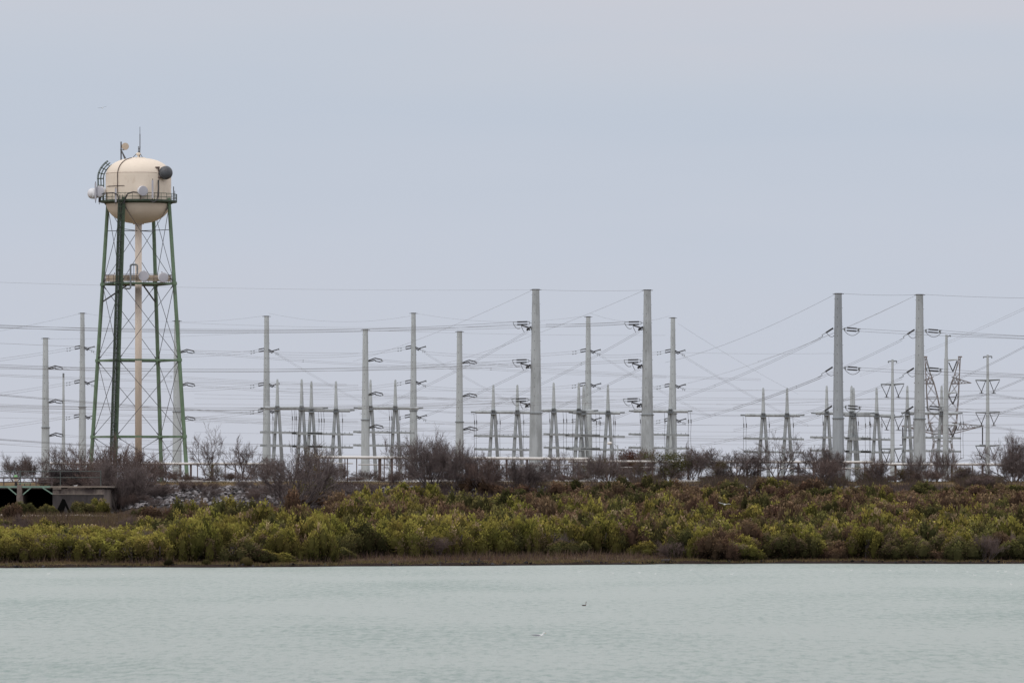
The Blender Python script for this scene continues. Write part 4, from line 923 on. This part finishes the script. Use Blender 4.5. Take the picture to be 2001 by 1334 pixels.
# ------------------------------------------------------------------ leafy shrubs
import bmesh
_bm=bmesh.new(); bmesh.ops.create_icosphere(_bm,subdivisions=1,radius=1); ICV=np.array([v.co[:] for v in _bm.verts]); ICF=np.array([[v.index for v in f.verts] for f in _bm.faces]); _bm.free()
def shrub_arrays(rnd, rad, h, nleaf, tip, mid, base, plumes=11, lw=0.05, ll=0.2, core=True):
    pc=[]
    for i in range(plumes):
        a=rnd.uniform(0,2*math.pi); q=math.sqrt((i+.5)/plumes)*0.88
        hh=h*(1-0.60*q*q)*rnd.uniform(0.74,1.0); pc.append((math.cos(a)*q*rad, math.sin(a)*q*rad, hh, rnd.uniform(.22,.40)*rad, rnd.uniform(.24,.42)*h))
    pc=np.array(pc); tone=np.array([[rnd.uniform(.72,1.2)] for _ in pc]); brn=np.array([[1.0 if rnd.random()<.16 else 0.0] for _ in pc])
    wgt=pc[:,3]*pc[:,4]; idx=RNG.choice(len(pc),nleaf,p=wgt/wgt.sum()); c_=pc[idx]
    u=RNG.normal(size=(nleaf,3)); u/=np.linalg.norm(u,axis=1,keepdims=True); r=0.72+0.36*RNG.random(nleaf)
    zz=u[:,2]*r; nar=np.clip(1.05-0.5*np.clip(zz,0,1)-0.25*np.clip(-zz,0,1),.25,1)
    pos=np.stack([c_[:,0]+u[:,0]*r*c_[:,3]*nar, c_[:,1]+u[:,1]*r*c_[:,3]*nar, c_[:,2]-c_[:,4]+zz*c_[:,4]],1)
    k=nleaf//7; a=RNG.random(k)*2*math.pi; q=np.sqrt(RNG.random(k))*rad*0.85
    pos[:k]=np.stack([np.cos(a)*q,np.sin(a)*q,RNG.random(k)*h*0.42],1)
    pos[:,2]=np.maximum(pos[:,2],0.03)
    d=np.stack([u[:,0]*0.5,u[:,1]*0.5,np.full(nleaf,0.8)],1)+RNG.normal(size=(nleaf,3))*0.35; d/=np.linalg.norm(d,axis=1,keepdims=True)
    sd=np.cross(d,RNG.normal(size=(nleaf,3))); sd/=np.linalg.norm(sd,axis=1,keepdims=True)
    L=(ll*(0.6+0.8*RNG.random(nleaf)))[:,None]; Wd=(lw*(0.6+0.8*RNG.random(nleaf)))[:,None]
    V=np.stack([pos-sd*Wd*.4, pos+d*L*.45-sd*Wd, pos+d*L, pos+d*L*.45+sd*Wd],1).reshape(-1,3)
    Fc=np.arange(nleaf*4).reshape(-1,4)
    f=np.clip((zz+1)/2*1.05,0,1)[:,None]*np.clip(pos[:,2:3]/h*1.5,0.1,1); jit=(0.78+0.44*RNG.random((nleaf,1)))  # paler tips, and lower leaves darkened as shade in the colour
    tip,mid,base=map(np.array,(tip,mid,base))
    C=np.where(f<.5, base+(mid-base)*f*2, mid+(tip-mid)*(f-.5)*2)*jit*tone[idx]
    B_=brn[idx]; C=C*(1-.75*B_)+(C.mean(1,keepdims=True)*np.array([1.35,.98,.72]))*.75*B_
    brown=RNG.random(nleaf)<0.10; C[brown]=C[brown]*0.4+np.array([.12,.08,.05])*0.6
    C=np.repeat(C,4,0)
    cv=[];cf=[];cc=[];o=len(V)
    for (x,y,z,rx,rz) in pc:
        v=ICV*np.array([rx*.72,rx*.72,rz*.80])+np.array([x,y,z-rz]); cv.append(v); cf.append(np.concatenate([ICF,ICF[:,2:3]],1)+o); cc.append(np.tile((base*.5+mid*.35),(len(v),1))); o+=len(v)  # cores stand for inner foliage, with its shade put into their colour
    V=np.concatenate([V]+cv); C=np.concatenate([C]+cc); quads=Fc; tris=np.concatenate(cf)
    return V.astype(np.float32),(quads,tris[:,:3]),C
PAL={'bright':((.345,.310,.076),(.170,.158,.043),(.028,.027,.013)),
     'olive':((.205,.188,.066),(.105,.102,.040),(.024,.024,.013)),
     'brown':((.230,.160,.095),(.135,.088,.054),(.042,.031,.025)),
     'dark':((.125,.125,.048),(.072,.073,.028),(.020,.021,.012))}  # darker green leaf kind
rnd=random.Random(17)
SH={}
for kd in PAL:
    SH[kd]=[]
    for v in range(4 if kd!='dark' else 3):
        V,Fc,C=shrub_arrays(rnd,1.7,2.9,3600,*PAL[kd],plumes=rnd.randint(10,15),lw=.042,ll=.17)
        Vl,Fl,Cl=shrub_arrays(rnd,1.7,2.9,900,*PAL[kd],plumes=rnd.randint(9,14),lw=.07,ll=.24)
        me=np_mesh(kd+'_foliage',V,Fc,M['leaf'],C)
        st=B()
        for i in range(7):
            a=rnd.uniform(0,6.28); st.tube((0,0,-.1),(math.cos(a)*.7,math.sin(a)*.7,1.5),.04,.02,n=4)
        stm=st.mesh('stems',M['bark'])
        SH[kd].append((me,stm,(Vl,Fl,Cl)))
NZ=lambda x,y,s_: mnoise.noise(Vector((x*s_,y*s_,3.1)))
def front(px):
    return float(np.interp(px,[-300,0,520,640,760,1000,1230,1300,1400,2300],[5,5,4,6,14,20,17,7,1.8,1.5]))
cands=[]
gx=np.arange(-85,86,2.5)
for Yi in np.arange(530,744,2.5):
    for xi in gx:
        x=xi+rnd.uniform(-1.2,1.2); Y=Yi+rnd.uniform(-1.2,1.2); px=x/Y*F+1000.5
        if not -180<px<2180: continue
        t=tval(x,Y); 
        if t<front(px)+rnd.uniform(0,3) or t>193: continue
        nz=NZ(x,Y,.06); n2=NZ(x+50,Y,.16)
        d=1.0
        if t>50: d=0.50+nz*1.1
        if px<340:
            if t>62: d=0.03
            if t>150: d=0
        elif px<560:
            if t>120: d=.15
            if t>165: d=0
        elif px<1010:
            if t>150: d=.28+n2
        else:
            if t>150: d=.85
        if rnd.random()>d: continue
        h=rnd.choice([1.5,2.1,2.6,3.0,3.4])*rnd.uniform(.88,1.15)+n2*1.6+nz*.8; h=max(1.1,h)
        if px<340: h=min(h,2.5)
        if 700<px<1250 and t<60: h=min(h*1.08,3.6)
        if t<45: h*=1.12
        if t>172: h=min(h,rnd.uniform(1.2,3.0))
        if px>1350: h*=.93
        u=rnd.random()+n2*.35; right=min(1,max(0,(px-900)/700))
        if t<60: kd='bright' if u+nz*.5>.38+.25*right else ('olive' if u>.12+.05*right else ('brown' if right and u>-.0 else 'dark'))
        else: kd='brown' if u<.40+.12*right+ (0.1 if t>100 else 0) else ('olive' if u<.72+.15*right else 'bright')
        if t>150 and px>980 and u>.45 and px<1300: kd='dark' if u<.8 else 'olive'
        cands.append((Y,x,px,h,kd,rnd.uniform(0,6.28),rnd.uniform(.8,1.35)*(1.12 if t<45 else .95),rnd.random()))
cands.sort()
vis=[c_ for c_ in cands if -10<c_[2]<2011][:255]; vs=set(id(c_) for c_ in vis)
LAB={'bright':('yellow green leafy shrub in the dense front belt along the shore','bright leafy shrubs along the lake shore'),
     'olive':('dull olive leafy shrub in the front belt along the shore','olive leafy shrubs along the lake shore'),
     'brown':('brown tinged seedy shrub in the front belt along the shore','brown tinged shrubs along the lake shore'),
     'dark':('dark green shrub in the front belt along the shore','dark green shrubs along the lake shore')}
def put_shrub(x,Y,h,kd,rot,ws,label,group,v):
    me,stm,_=SH[kd][int(v*len(SH[kd]))%len(SH[kd])]
    o=thing('leafy_shrub',label,'shrub',(x,Y,ground(x,Y)-.05),group); o.rotation_euler=(0,0,rot); o.scale=(ws,ws,h/2.9)
    link_mesh('foliage',me,o); link_mesh('stems',stm,o)
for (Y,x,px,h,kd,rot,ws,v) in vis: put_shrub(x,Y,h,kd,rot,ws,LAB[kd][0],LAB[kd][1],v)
for (px,Y,h,kd,lab,ws) in ((30,706,1.8,'dark','dark round shrub in front of the black opening under the bridge',1.1),(52,707,1.6,'dark','small dark shrub right of the bridge pier',.8),(93,706,1.6,'olive','olive shrub at the left corner of the concrete block',.8),
    (160,706,2.1,'olive','olive shrub against the middle of the concrete block wall',1.2),(192,706,2.6,'bright','yellow green shrub at the right corner of the concrete block',.9),(5,706,1.2,'olive','low shrub at the left edge under the bridge',.9),
    (275,690,1.5,'dark','single dark shrub right of the pale gravel strip',.8)):
    put_shrub(X(px,Y),Y,h,kd,1.0,ws,lab,None,rnd.random())
Vs=[];Fs=[];F3=[];Cs=[];o=0
for c_ in cands:
    if id(c_) in vs: continue
    Y,x,px,h,kd,rot,ws,v=c_
    V,Fc,C=SH[kd][int(v*len(SH[kd]))%len(SH[kd])][2]
    cr_,sr=math.cos(rot)*ws,math.sin(rot)*ws
    W_=np.stack([V[:,0]*cr_-V[:,1]*sr+x, V[:,0]*sr+V[:,1]*cr_+Y, V[:,2]*h/2.9+ground(x,Y)-.05],1)
    Vs.append(W_);Fs.append(Fc[0]+o);F3.append(Fc[1]+o);Cs.append(C*rnd.uniform(.75,1.2));o+=len(W_)
print('far shrubs',len(Vs),'near',len(vis))
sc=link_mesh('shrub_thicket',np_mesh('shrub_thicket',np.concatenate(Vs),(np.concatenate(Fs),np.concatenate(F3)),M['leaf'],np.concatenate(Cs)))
tag(sc,'mixed green and brown shrub cover behind the front belt, up to the embankment','shrubs',kind='stuff')
# dead shrubs standing among the green ones
for i in range(52):
    px=rnd.uniform(-20,2020); t=rnd.uniform(front(px)+1,160) if i%4 else front(px)+rnd.uniform(0,8)
    x=0
    Y=545+t; x=X(px,Y); Y=shore_Y(x)+t*(747-shore_Y(x))/202; x=X(px,Y)
    if px<300 and t>100: continue
    o=place_tree(T_small[i%3],px,Y,rnd.uniform(0,6),(rnd.uniform(.5,.95),)*2+(rnd.uniform(.6,1.0),),'leafless dead shrub standing among the green ones',"dead shrubs in the green belt",name='bare_shrub',cat='shrub')
# leafy trees
def leafy(px0,px1,ptop,Y,cols,label,n,thin,seed,base=T_open[1]):
    s=s_at(Y); x=X((px0+px1)/2,Y); g=ground(x,Y); h=Z(ptop,Y)-g; wd=(px1-px0)/s
    o=PT(base,5.5,5.2,px0,px1,ptop,Y,label,seed); R_=np.random.default_rng(seed)
    k=16; cen=np.stack([R_.normal(0,.24,k)*5.2/1.3,R_.normal(0,.24,k)*5.2/1.3,R_.uniform(.35,.93,k)*5.5],1)
    idx=R_.integers(0,k,n); pos=cen[idx]+R_.normal(0,thin,(n,3)); d=R_.normal(size=(n,3)); d/=np.linalg.norm(d,axis=1,keepdims=True); sd=np.cross(d,R_.normal(size=(n,3))); sd/=np.linalg.norm(sd,axis=1,keepdims=True)
    V=np.stack([pos,pos+d*.09-sd*.05,pos+d*.18,pos+d*.09+sd*.05],1).reshape(-1,3)
    C=np.array(cols)[R_.integers(0,len(cols),n)]*(0.7+.6*R_.random((n,1))); link_mesh('leaves',np_mesh('leaves',V,np.arange(n*4).reshape(-1,4),M['leaf'],np.repeat(C,4,0)),o)
leafy(1200,1275,878,830,[(.13,.06,.045),(.10,.05,.04),(.15,.08,.05)],'dense rusty brown leaved tree behind the pipes by the tall pole',9000,.55,5)
leafy(1262,1350,884,754,[(.10,.10,.04),(.07,.08,.03),(.12,.10,.05)],'greenish leafed tree right of the foot of the tall pole',5000,.5,6)
leafy(575,640,872,745,[(.22,.14,.05),(.18,.13,.05),(.12,.11,.04)],'bare tree with yellow autumn leaves behind the wide multi stemmed tree',1500,.45,7)
leafy(1130,1190,892,752,[(.14,.10,.05),(.08,.09,.03)],'small tree with a few tan leaves right of the vase shaped shrub',1400,.45,8)
leafy(395,440,905,752,[(.16,.13,.05),(.10,.10,.04)],'tiny greenish yellow sapling right beside the upright bare tree',900,.4,9)
leafy(1225,1265,893,750,[(.10,.10,.04),(.14,.09,.05)],'small olive leafed sapling between the rusty tree and the tall pole',1500,.45,10)
for i,(a_,c_,tp_) in enumerate(((1380,1425,898),(1665,1715,905),(1855,1910,912),(1740,1790,914))):
    leafy(a_,c_,tp_,750,[(.14,.12,.04),(.09,.09,.035),(.13,.08,.05)],['green tinged sapling in the wide dark thicket','green tinged sapling right of the bluish tall pole','green tinged bush below the stepped pole','green tinged bush left of the rightmost tall pole'][i],1700,.5,20+i)

# ------------------------------------------------------------------ dry brush and grass (ground cover)
def blades(name,label,n,tr,hr,cols,lean=.35,w=(.012,.03),pxr=(-150,2150),dens=None,cat='brush'):
    xs=[];k=0
    R_=np.random.default_rng(len(name)+n)
    pts=[]
    while len(pts)<n:
        px=R_.uniform(*pxr); t=R_.uniform(*tr); Yr=545+t; x=(px-1000.5)/F*Yr; ys=shore_Y(x); Y=ys+t*(747-ys)/202
        x=(px-1000.5)/F*Y
        if dens and R_.random()>dens(px,t,x,Y): continue
        pts.append((x,Y,ground(x,Y)-.03))
    p=np.array(pts); h=R_.uniform(hr[0],hr[1],(n,1)); d=np.concatenate([R_.normal(0,lean,(n,2)),np.ones((n,1))],1); d/=np.linalg.norm(d,axis=1,keepdims=True)
    a=R_.uniform(0,6.28,n); sd=np.stack([np.cos(a),np.sin(a),np.zeros(n)],1)*R_.uniform(w[0],w[1],(n,1))
    V=np.stack([p-sd,p+sd,p+d*h],1).reshape(-1,3); C=np.array(cols)[R_.integers(0,len(cols),n)]*(.7+.6*R_.random((n,1)))
    o=link_mesh(name,np_mesh(name,V,np.arange(n*3).reshape(-1,3),M['brush'],np.repeat(C,3,0))); tag(o,label,cat,kind='stuff')
def dn(px,t,x,Y):
    if px<206+20 and t>158: return 0
    return .35+.65*min(1,max(0,.5+NZ(x,Y,.15)*1.6))
blades('dry_brush','low purple brown dry brush under and between the shrubs',130000,(4,172),(.3,1.05),[(.10,.07,.06),(.13,.09,.07),(.085,.06,.065),(.16,.115,.075),(.12,.095,.05)],.4,(.012,.035),dens=dn)
blades('slope_brush','dark purple brown brush covering the stony slope right of the wide bare tree',60000,(170,200),(.3,1.2),[(.10,.078,.075),(.13,.098,.085),(.085,.065,.065)],.45,(.012,.03),pxr=(540,2100),dens=lambda px,t,x,Y: (.9 if px<1010 else .45)*max(0,.6+NZ(x,Y,.2)*1.5))
blades('shore_grass','short tan and green grass along the water line',45000,(0.4,6),(.08,.32),[(.20,.15,.075),(.16,.12,.06),(.10,.10,.04),(.07,.05,.04)],.5,(.01,.03),cat='grass')
blades('shore_brush','knee high reddish brown weeds behind the shore grass',40000,(3,30),(.15,.5),[(.12,.075,.06),(.15,.10,.07),(.10,.07,.06),(.17,.13,.07)],.4,(.012,.03))
blades('meadow_grass','dry tan and brown grass in front of the bridge',50000,(60,160),(.3,.85),[(.18,.13,.075),(.13,.095,.06),(.12,.11,.045),(.10,.07,.055)],.35,(.012,.03),pxr=(-150,420),cat='grass')
blades('crest_grass','tan grass on the embankment crest',30000,(196,207),(.08,.3),[(.20,.15,.07),(.16,.12,.06),(.13,.11,.05)],.4,(.015,.04),pxr=(215,2150),cat='grass')
blades('crest_brush','tangled dark brown brush covering the embankment crest on the right',42000,(197,214),(.2,1.15),[(.13,.10,.09),(.15,.11,.09),(.11,.085,.08),(.13,.12,.06)],.45,(.012,.03),pxr=(820,2150),dens=lambda px,t,x,Y: min(1,.2+max(0,(px-1000)/1000))*max(0,.35+NZ(x,0,.22)*2.2))
# tufts at the water's edge
for i,(px,rad,hh,lab) in enumerate(((403,.55,.5,'small green grass tuft at the water line, middle of the three tufts'),(481,.8,.75,'largest domed grass tuft at the water line'),(330,.6,.6,'dark grass tuft at the water line, leftmost of the three tufts'))):
    ys=shore_Y(X(px,545))+1.2; x=X(px,ys); R_=np.random.default_rng(i); n=1500
    a=R_.uniform(0,6.28,n); q=np.sqrt(R_.random(n))*rad; p=np.stack([np.cos(a)*q*.5,np.sin(a)*q*.5,np.zeros(n)],1); tipp=np.stack([np.cos(a)*q,np.sin(a)*q,hh*np.sqrt(np.clip(1.05-(q/rad)**2,0,1))*R_.uniform(.75,1.1,n)],1)
    sd=np.stack([-np.sin(a),np.cos(a),np.zeros(n)],1)*.02; V=np.stack([p-sd,p+sd,tipp],1).reshape(-1,3)
    C=np.array([(.13,.12,.04),(.09,.09,.035),(.16,.12,.06)] if i!=2 else [(.045,.05,.02),(.06,.05,.03)])[R_.integers(0,2 if i==2 else 3,n)]
    o_=link_mesh('grass_tuft',np_mesh('grass_tuft',V,np.arange(n*3).reshape(-1,3),M['brush'],np.repeat(C,3,0)),None,(x,ys,ground(x,ys)-.03)); tag(o_,lab,'grass tuft')
# ------------------------------------------------------------------ rocks
def rocks(name,label,spots,rr_,m,tones=(.05,.09,.16,.28,.42)):
    Vs=[];Fs=[];o=0; R_=np.random.default_rng(4)
    ico=bpy.data.meshes.new('t'); import bmesh; bm=bmesh.new(); bmesh.ops.create_icosphere(bm,subdivisions=1,radius=1); bv=np.array([v.co[:] for v in bm.verts]); bf=np.array([[v.index for v in f.verts] for f in bm.faces]); bm.free()
    for (x,Y) in spots:
        r=R_.uniform(*rr_); S=np.array([R_.uniform(.8,1.5),R_.uniform(.8,1.3),R_.uniform(.55,1.0)])*r; v=bv*S*(1+R_.normal(0,.16,(len(bv),1)))
        a=R_.uniform(0,6.28); v=np.stack([v[:,0]*math.cos(a)-v[:,1]*math.sin(a),v[:,0]*math.sin(a)+v[:,1]*math.cos(a),v[:,2]],1)
        Vs.append(v+np.array([x,Y,ground(x,Y)+r*.25])); Fs.append(bf+o); o+=len(bv)
    cc=np.repeat(R_.choice(tones,len(spots))[:,None]*np.array([[1,.94,.97]]),len(bv),0)
    ob=link_mesh(name,np_mesh(name,np.concatenate(Vs),np.concatenate(Fs),m,cc)); tag(ob,label,'rocks',kind='stuff')
sp1=[]
for i in range(6000):
    px=rr.uniform(215,1700); Y=rr.uniform(722,743.5); 
    if px>820 and rr.random()<.6: continue
    sp1.append((X(px,Y),Y))
rocks('riprap','grey broken riprap stones on the embankment slope',sp1,(.12,.32),M['brush'])
sp3=[]
for i in range(170):
    px=rr.uniform(-150,2150); x=X(px,545); ys=shore_Y(x); sp3.append((x,ys+abs(rr.gauss(0,.7))+.05))
rocks('shore_stones','small dark and pale stones scattered on the muddy water line',sp3,(.04,.16),M['brush'],(.02,.03,.05,.10))
sp2=[]
for i in range(1600):
    px=rr.uniform(-150,250); Y=696+abs(rr.gauss(0,1.6)); sp2.append((X(px,Y),Y))
rocks('gravel_edge','pale gravel edge of the track in front of the bridge',sp2,(.08,.2),M['gravel'])
# ------------------------------------------------------------------ driftwood
for i,(px,h,r) in enumerate(((860,.12,.3),(871,.5,.14),(919,.45,.13),(922,.22,.3),(930,.2,.28),(935,.42,.4),(985,.2,.3),(1150,.18,.5),(1306,.1,.6))):
    ys=shore_Y(X(px,545))+.9; x=X(px,ys); b=B(); g=ground(x,ys)
    b.tube((x-r,ys,g-.03),(x+r*.3,ys+.1,g+.12),r*.35,r*.2,n=7); b.tube((x,ys,g),(x+rr.uniform(-.12,.12),ys,g+h),r*.4,r*.12,n=6); b.tube((x-.02,ys,g+h*.4),(x+r,ys,g+h*.2),.07,.03,n=5)
    solo('driftwood',b,M['driftwood'],['flat dark driftwood lump, leftmost on the shore','upright dark stump left on the shore','thin upright dark stump in the driftwood cluster','low dark lump under the thin stump','rounded dark lump beside the tallest stump','thick tall dark stump, right in the cluster','small dark root right of the stump cluster','long dark snag right of the shore centre','pale topped snag lying in the shallows at right'][i],'driftwood',(x,ys,g))
# ------------------------------------------------------------------ birds
def loft(b,pts,rads,n=10,flat=.9):
    rings=[]
    V=[];Fc=[]
    for i,(p,r) in enumerate(zip(pts,rads)):
        a=np.array(pts[max(0,i-1)],float); c_=np.array(pts[min(len(pts)-1,i+1)],float); d=c_-a; d/=np.linalg.norm(d)
        u=np.array([0,1.,0]); w_=np.cross(d,u); w_/=np.linalg.norm(w_)
        for k in range(n):
            t=2*math.pi*k/n; V.append(np.array(p)+r*(math.cos(t)*u*flat+math.sin(t)*w_))
    for j in range(len(pts)-1):
        for k in range(n): Fc.append((j*n+k,j*n+(k+1)%n,(j+1)*n+(k+1)%n,(j+1)*n+k))
    Fc.append(tuple(range(n-1,-1,-1))); Fc.append(tuple((len(pts)-1)*n+k for k in range(n)))
    return b.add(V,Fc)
def swim_bird(name,label,cat,loc,L,bm,wm,hm,group=None,rot=0,full=True,upright=0.0):
    o=thing(name,label,cat,(0,0,0),group)
    b=B(); loft(b,[(-.5,0,.10),(-.42,0,.085),(-.3,0,.06),(-.12,0,.045),(.08,0,.045),(.2,0,.07),(.27,0,.13),(.29,0,.19+upright*.5),(.31,0,.235+upright),(.36,0,.25+upright),(.40,0,.24+upright),(.42,0,.235+upright)],[.012,.035,.075,.11,.11,.09,.06,.048,.052,.05,.032,.012])
    part('body',b,bm,o,smooth=True)
    if full:
        for sy in (-1,1):
            b=B(); loft(b,[(-.56,sy*.02,.12),(-.4,sy*.05,.115),(-.2,sy*.085,.10),(0,sy*.09,.09),(.12,sy*.08,.09)],[.01,.03,.05,.05,.015],8,.45); part('wing',b,wm,o,smooth=True)
        b=B(); loft(b,[(.41,0,.235+upright),(.45,0,.23+upright),(.49,0,.215+upright)],[.018,.013,.003],6); part('bill',b,hm,o)
    o.location=loc; o.scale=(L,L,L); o.rotation_euler=(0,0,rot); return o
def yw(py): return F*EYE/(py-HZ)
Y=yw(1243); swim_bird('gull','grey backed white gull floating low in the foreground water','gull',(X(1053,Y),Y,.0),.66,M['feather_white'],M['feather_grey'],M['bill'])
Y=yw(1183); swim_bird('water_bird','small dark brown diving bird with raised head on the open water','water bird',(X(1142,Y),Y,.0),.26,M['feather_brown'],M['feather_black'],M['feather_black'],upright=.30).scale=(.30,.34,.42)
sb=[(1132,1117),(1198,1121),(1250,1119),(1281,1121),(1350,1114),(1430,1122),(1629,1116),(1664,1114),(1739,1114),(1830,1115),(1890,1117),(1905,1124),(1950,1116),(1965,1117),(1986,1121),(1976,1142),(240,1122),(95,1121)]
first=None
for i,(px,py) in enumerate(sb):
    Y=yw(py)
    l_,g_='tiny white gull floating near the far shore','white gulls floating near the shore'
    if first is None: first=swim_bird('gull',l_,'gull',(X(px,Y),Y,0),.30,M['feather_white'],M['feather_white'],M['bill'],g_,full=False)
    else: copy_thing(first,(X(px,Y),Y,0),rr.choice([0,math.pi,.6]),(.20+.05*(i%3),.3,.30+.06*(i%2)))
def fly_bird(label,px,py,Y,span,tilt,drop):
    c=P(px,py,Y); o=thing('gull',label,'gull',(0,0,0))
    b=B(); loft(b,[(0,.30,.0),(0,.2,.01),(0,.05,0),(0,-.1,-.01),(0,-.2,.0),(0,-.26,.0)],[.01,.04,.06,.055,.04,.01],8) if False else b.lathe((0,0,0),(0,1,0),[(.005,-.26),(.035,-.22),(.04,-.17),(.06,-.05),(.065,.05),(.045,.17),(.03,.28),(.005,.30)],10)
    part('body',b,M['feather_white'],o,smooth=True)
    for sg in (-1,1):
        for (nm,x0,x1,z0,z1,c0,c1,m_) in (('wing',.03,.30,0.01,.10,.11,.10,'feather_white'),):
            b=B(); q=[(sg*.03,.0,.01),(sg*.3,-.03,.01+drop),(sg*.5,.06,.01+drop*.75+ (0.06 if sg<0 else -.01))]; ch=[.11,.09,.015]
            V=[];
            for (p_,c_) in zip(q,ch): V+= [(p_[0],p_[1]-c_,p_[2]),(p_[0],p_[1]+c_,p_[2]),(p_[0],p_[1]+c_,p_[2]+.012),(p_[0],p_[1]-c_,p_[2]+.02)]
            Fc=[(j*4+k,j*4+(k+1)%4,(j+1)*4+(k+1)%4,(j+1)*4+k) for j in range(2) for k in range(4)]+[(3,2,1,0),(8,9,10,11)]
            b.add(V,Fc); part('wing',b,M[m_ if span>1 else 'feather_grey'],o)
    o.location=tuple(c); o.scale=(span,)*3; o.rotation_euler=(0,tilt,.25)
fly_bird('white gull gliding in front of the shrubs at right',1416,985,560,1.12,.08,.06)
fly_bird('distant gull flying high above the water tower tank',200,211,500,.72,-.25,.04)
b_loc=(X(148,YB+.5),YB+.5,zd+.02); swim_bird('gull','white bird resting on the roof slab of the concrete block','gull',b_loc,.5,M['feather_white'],M['feather_white'],M['bill'],rot=0.3)
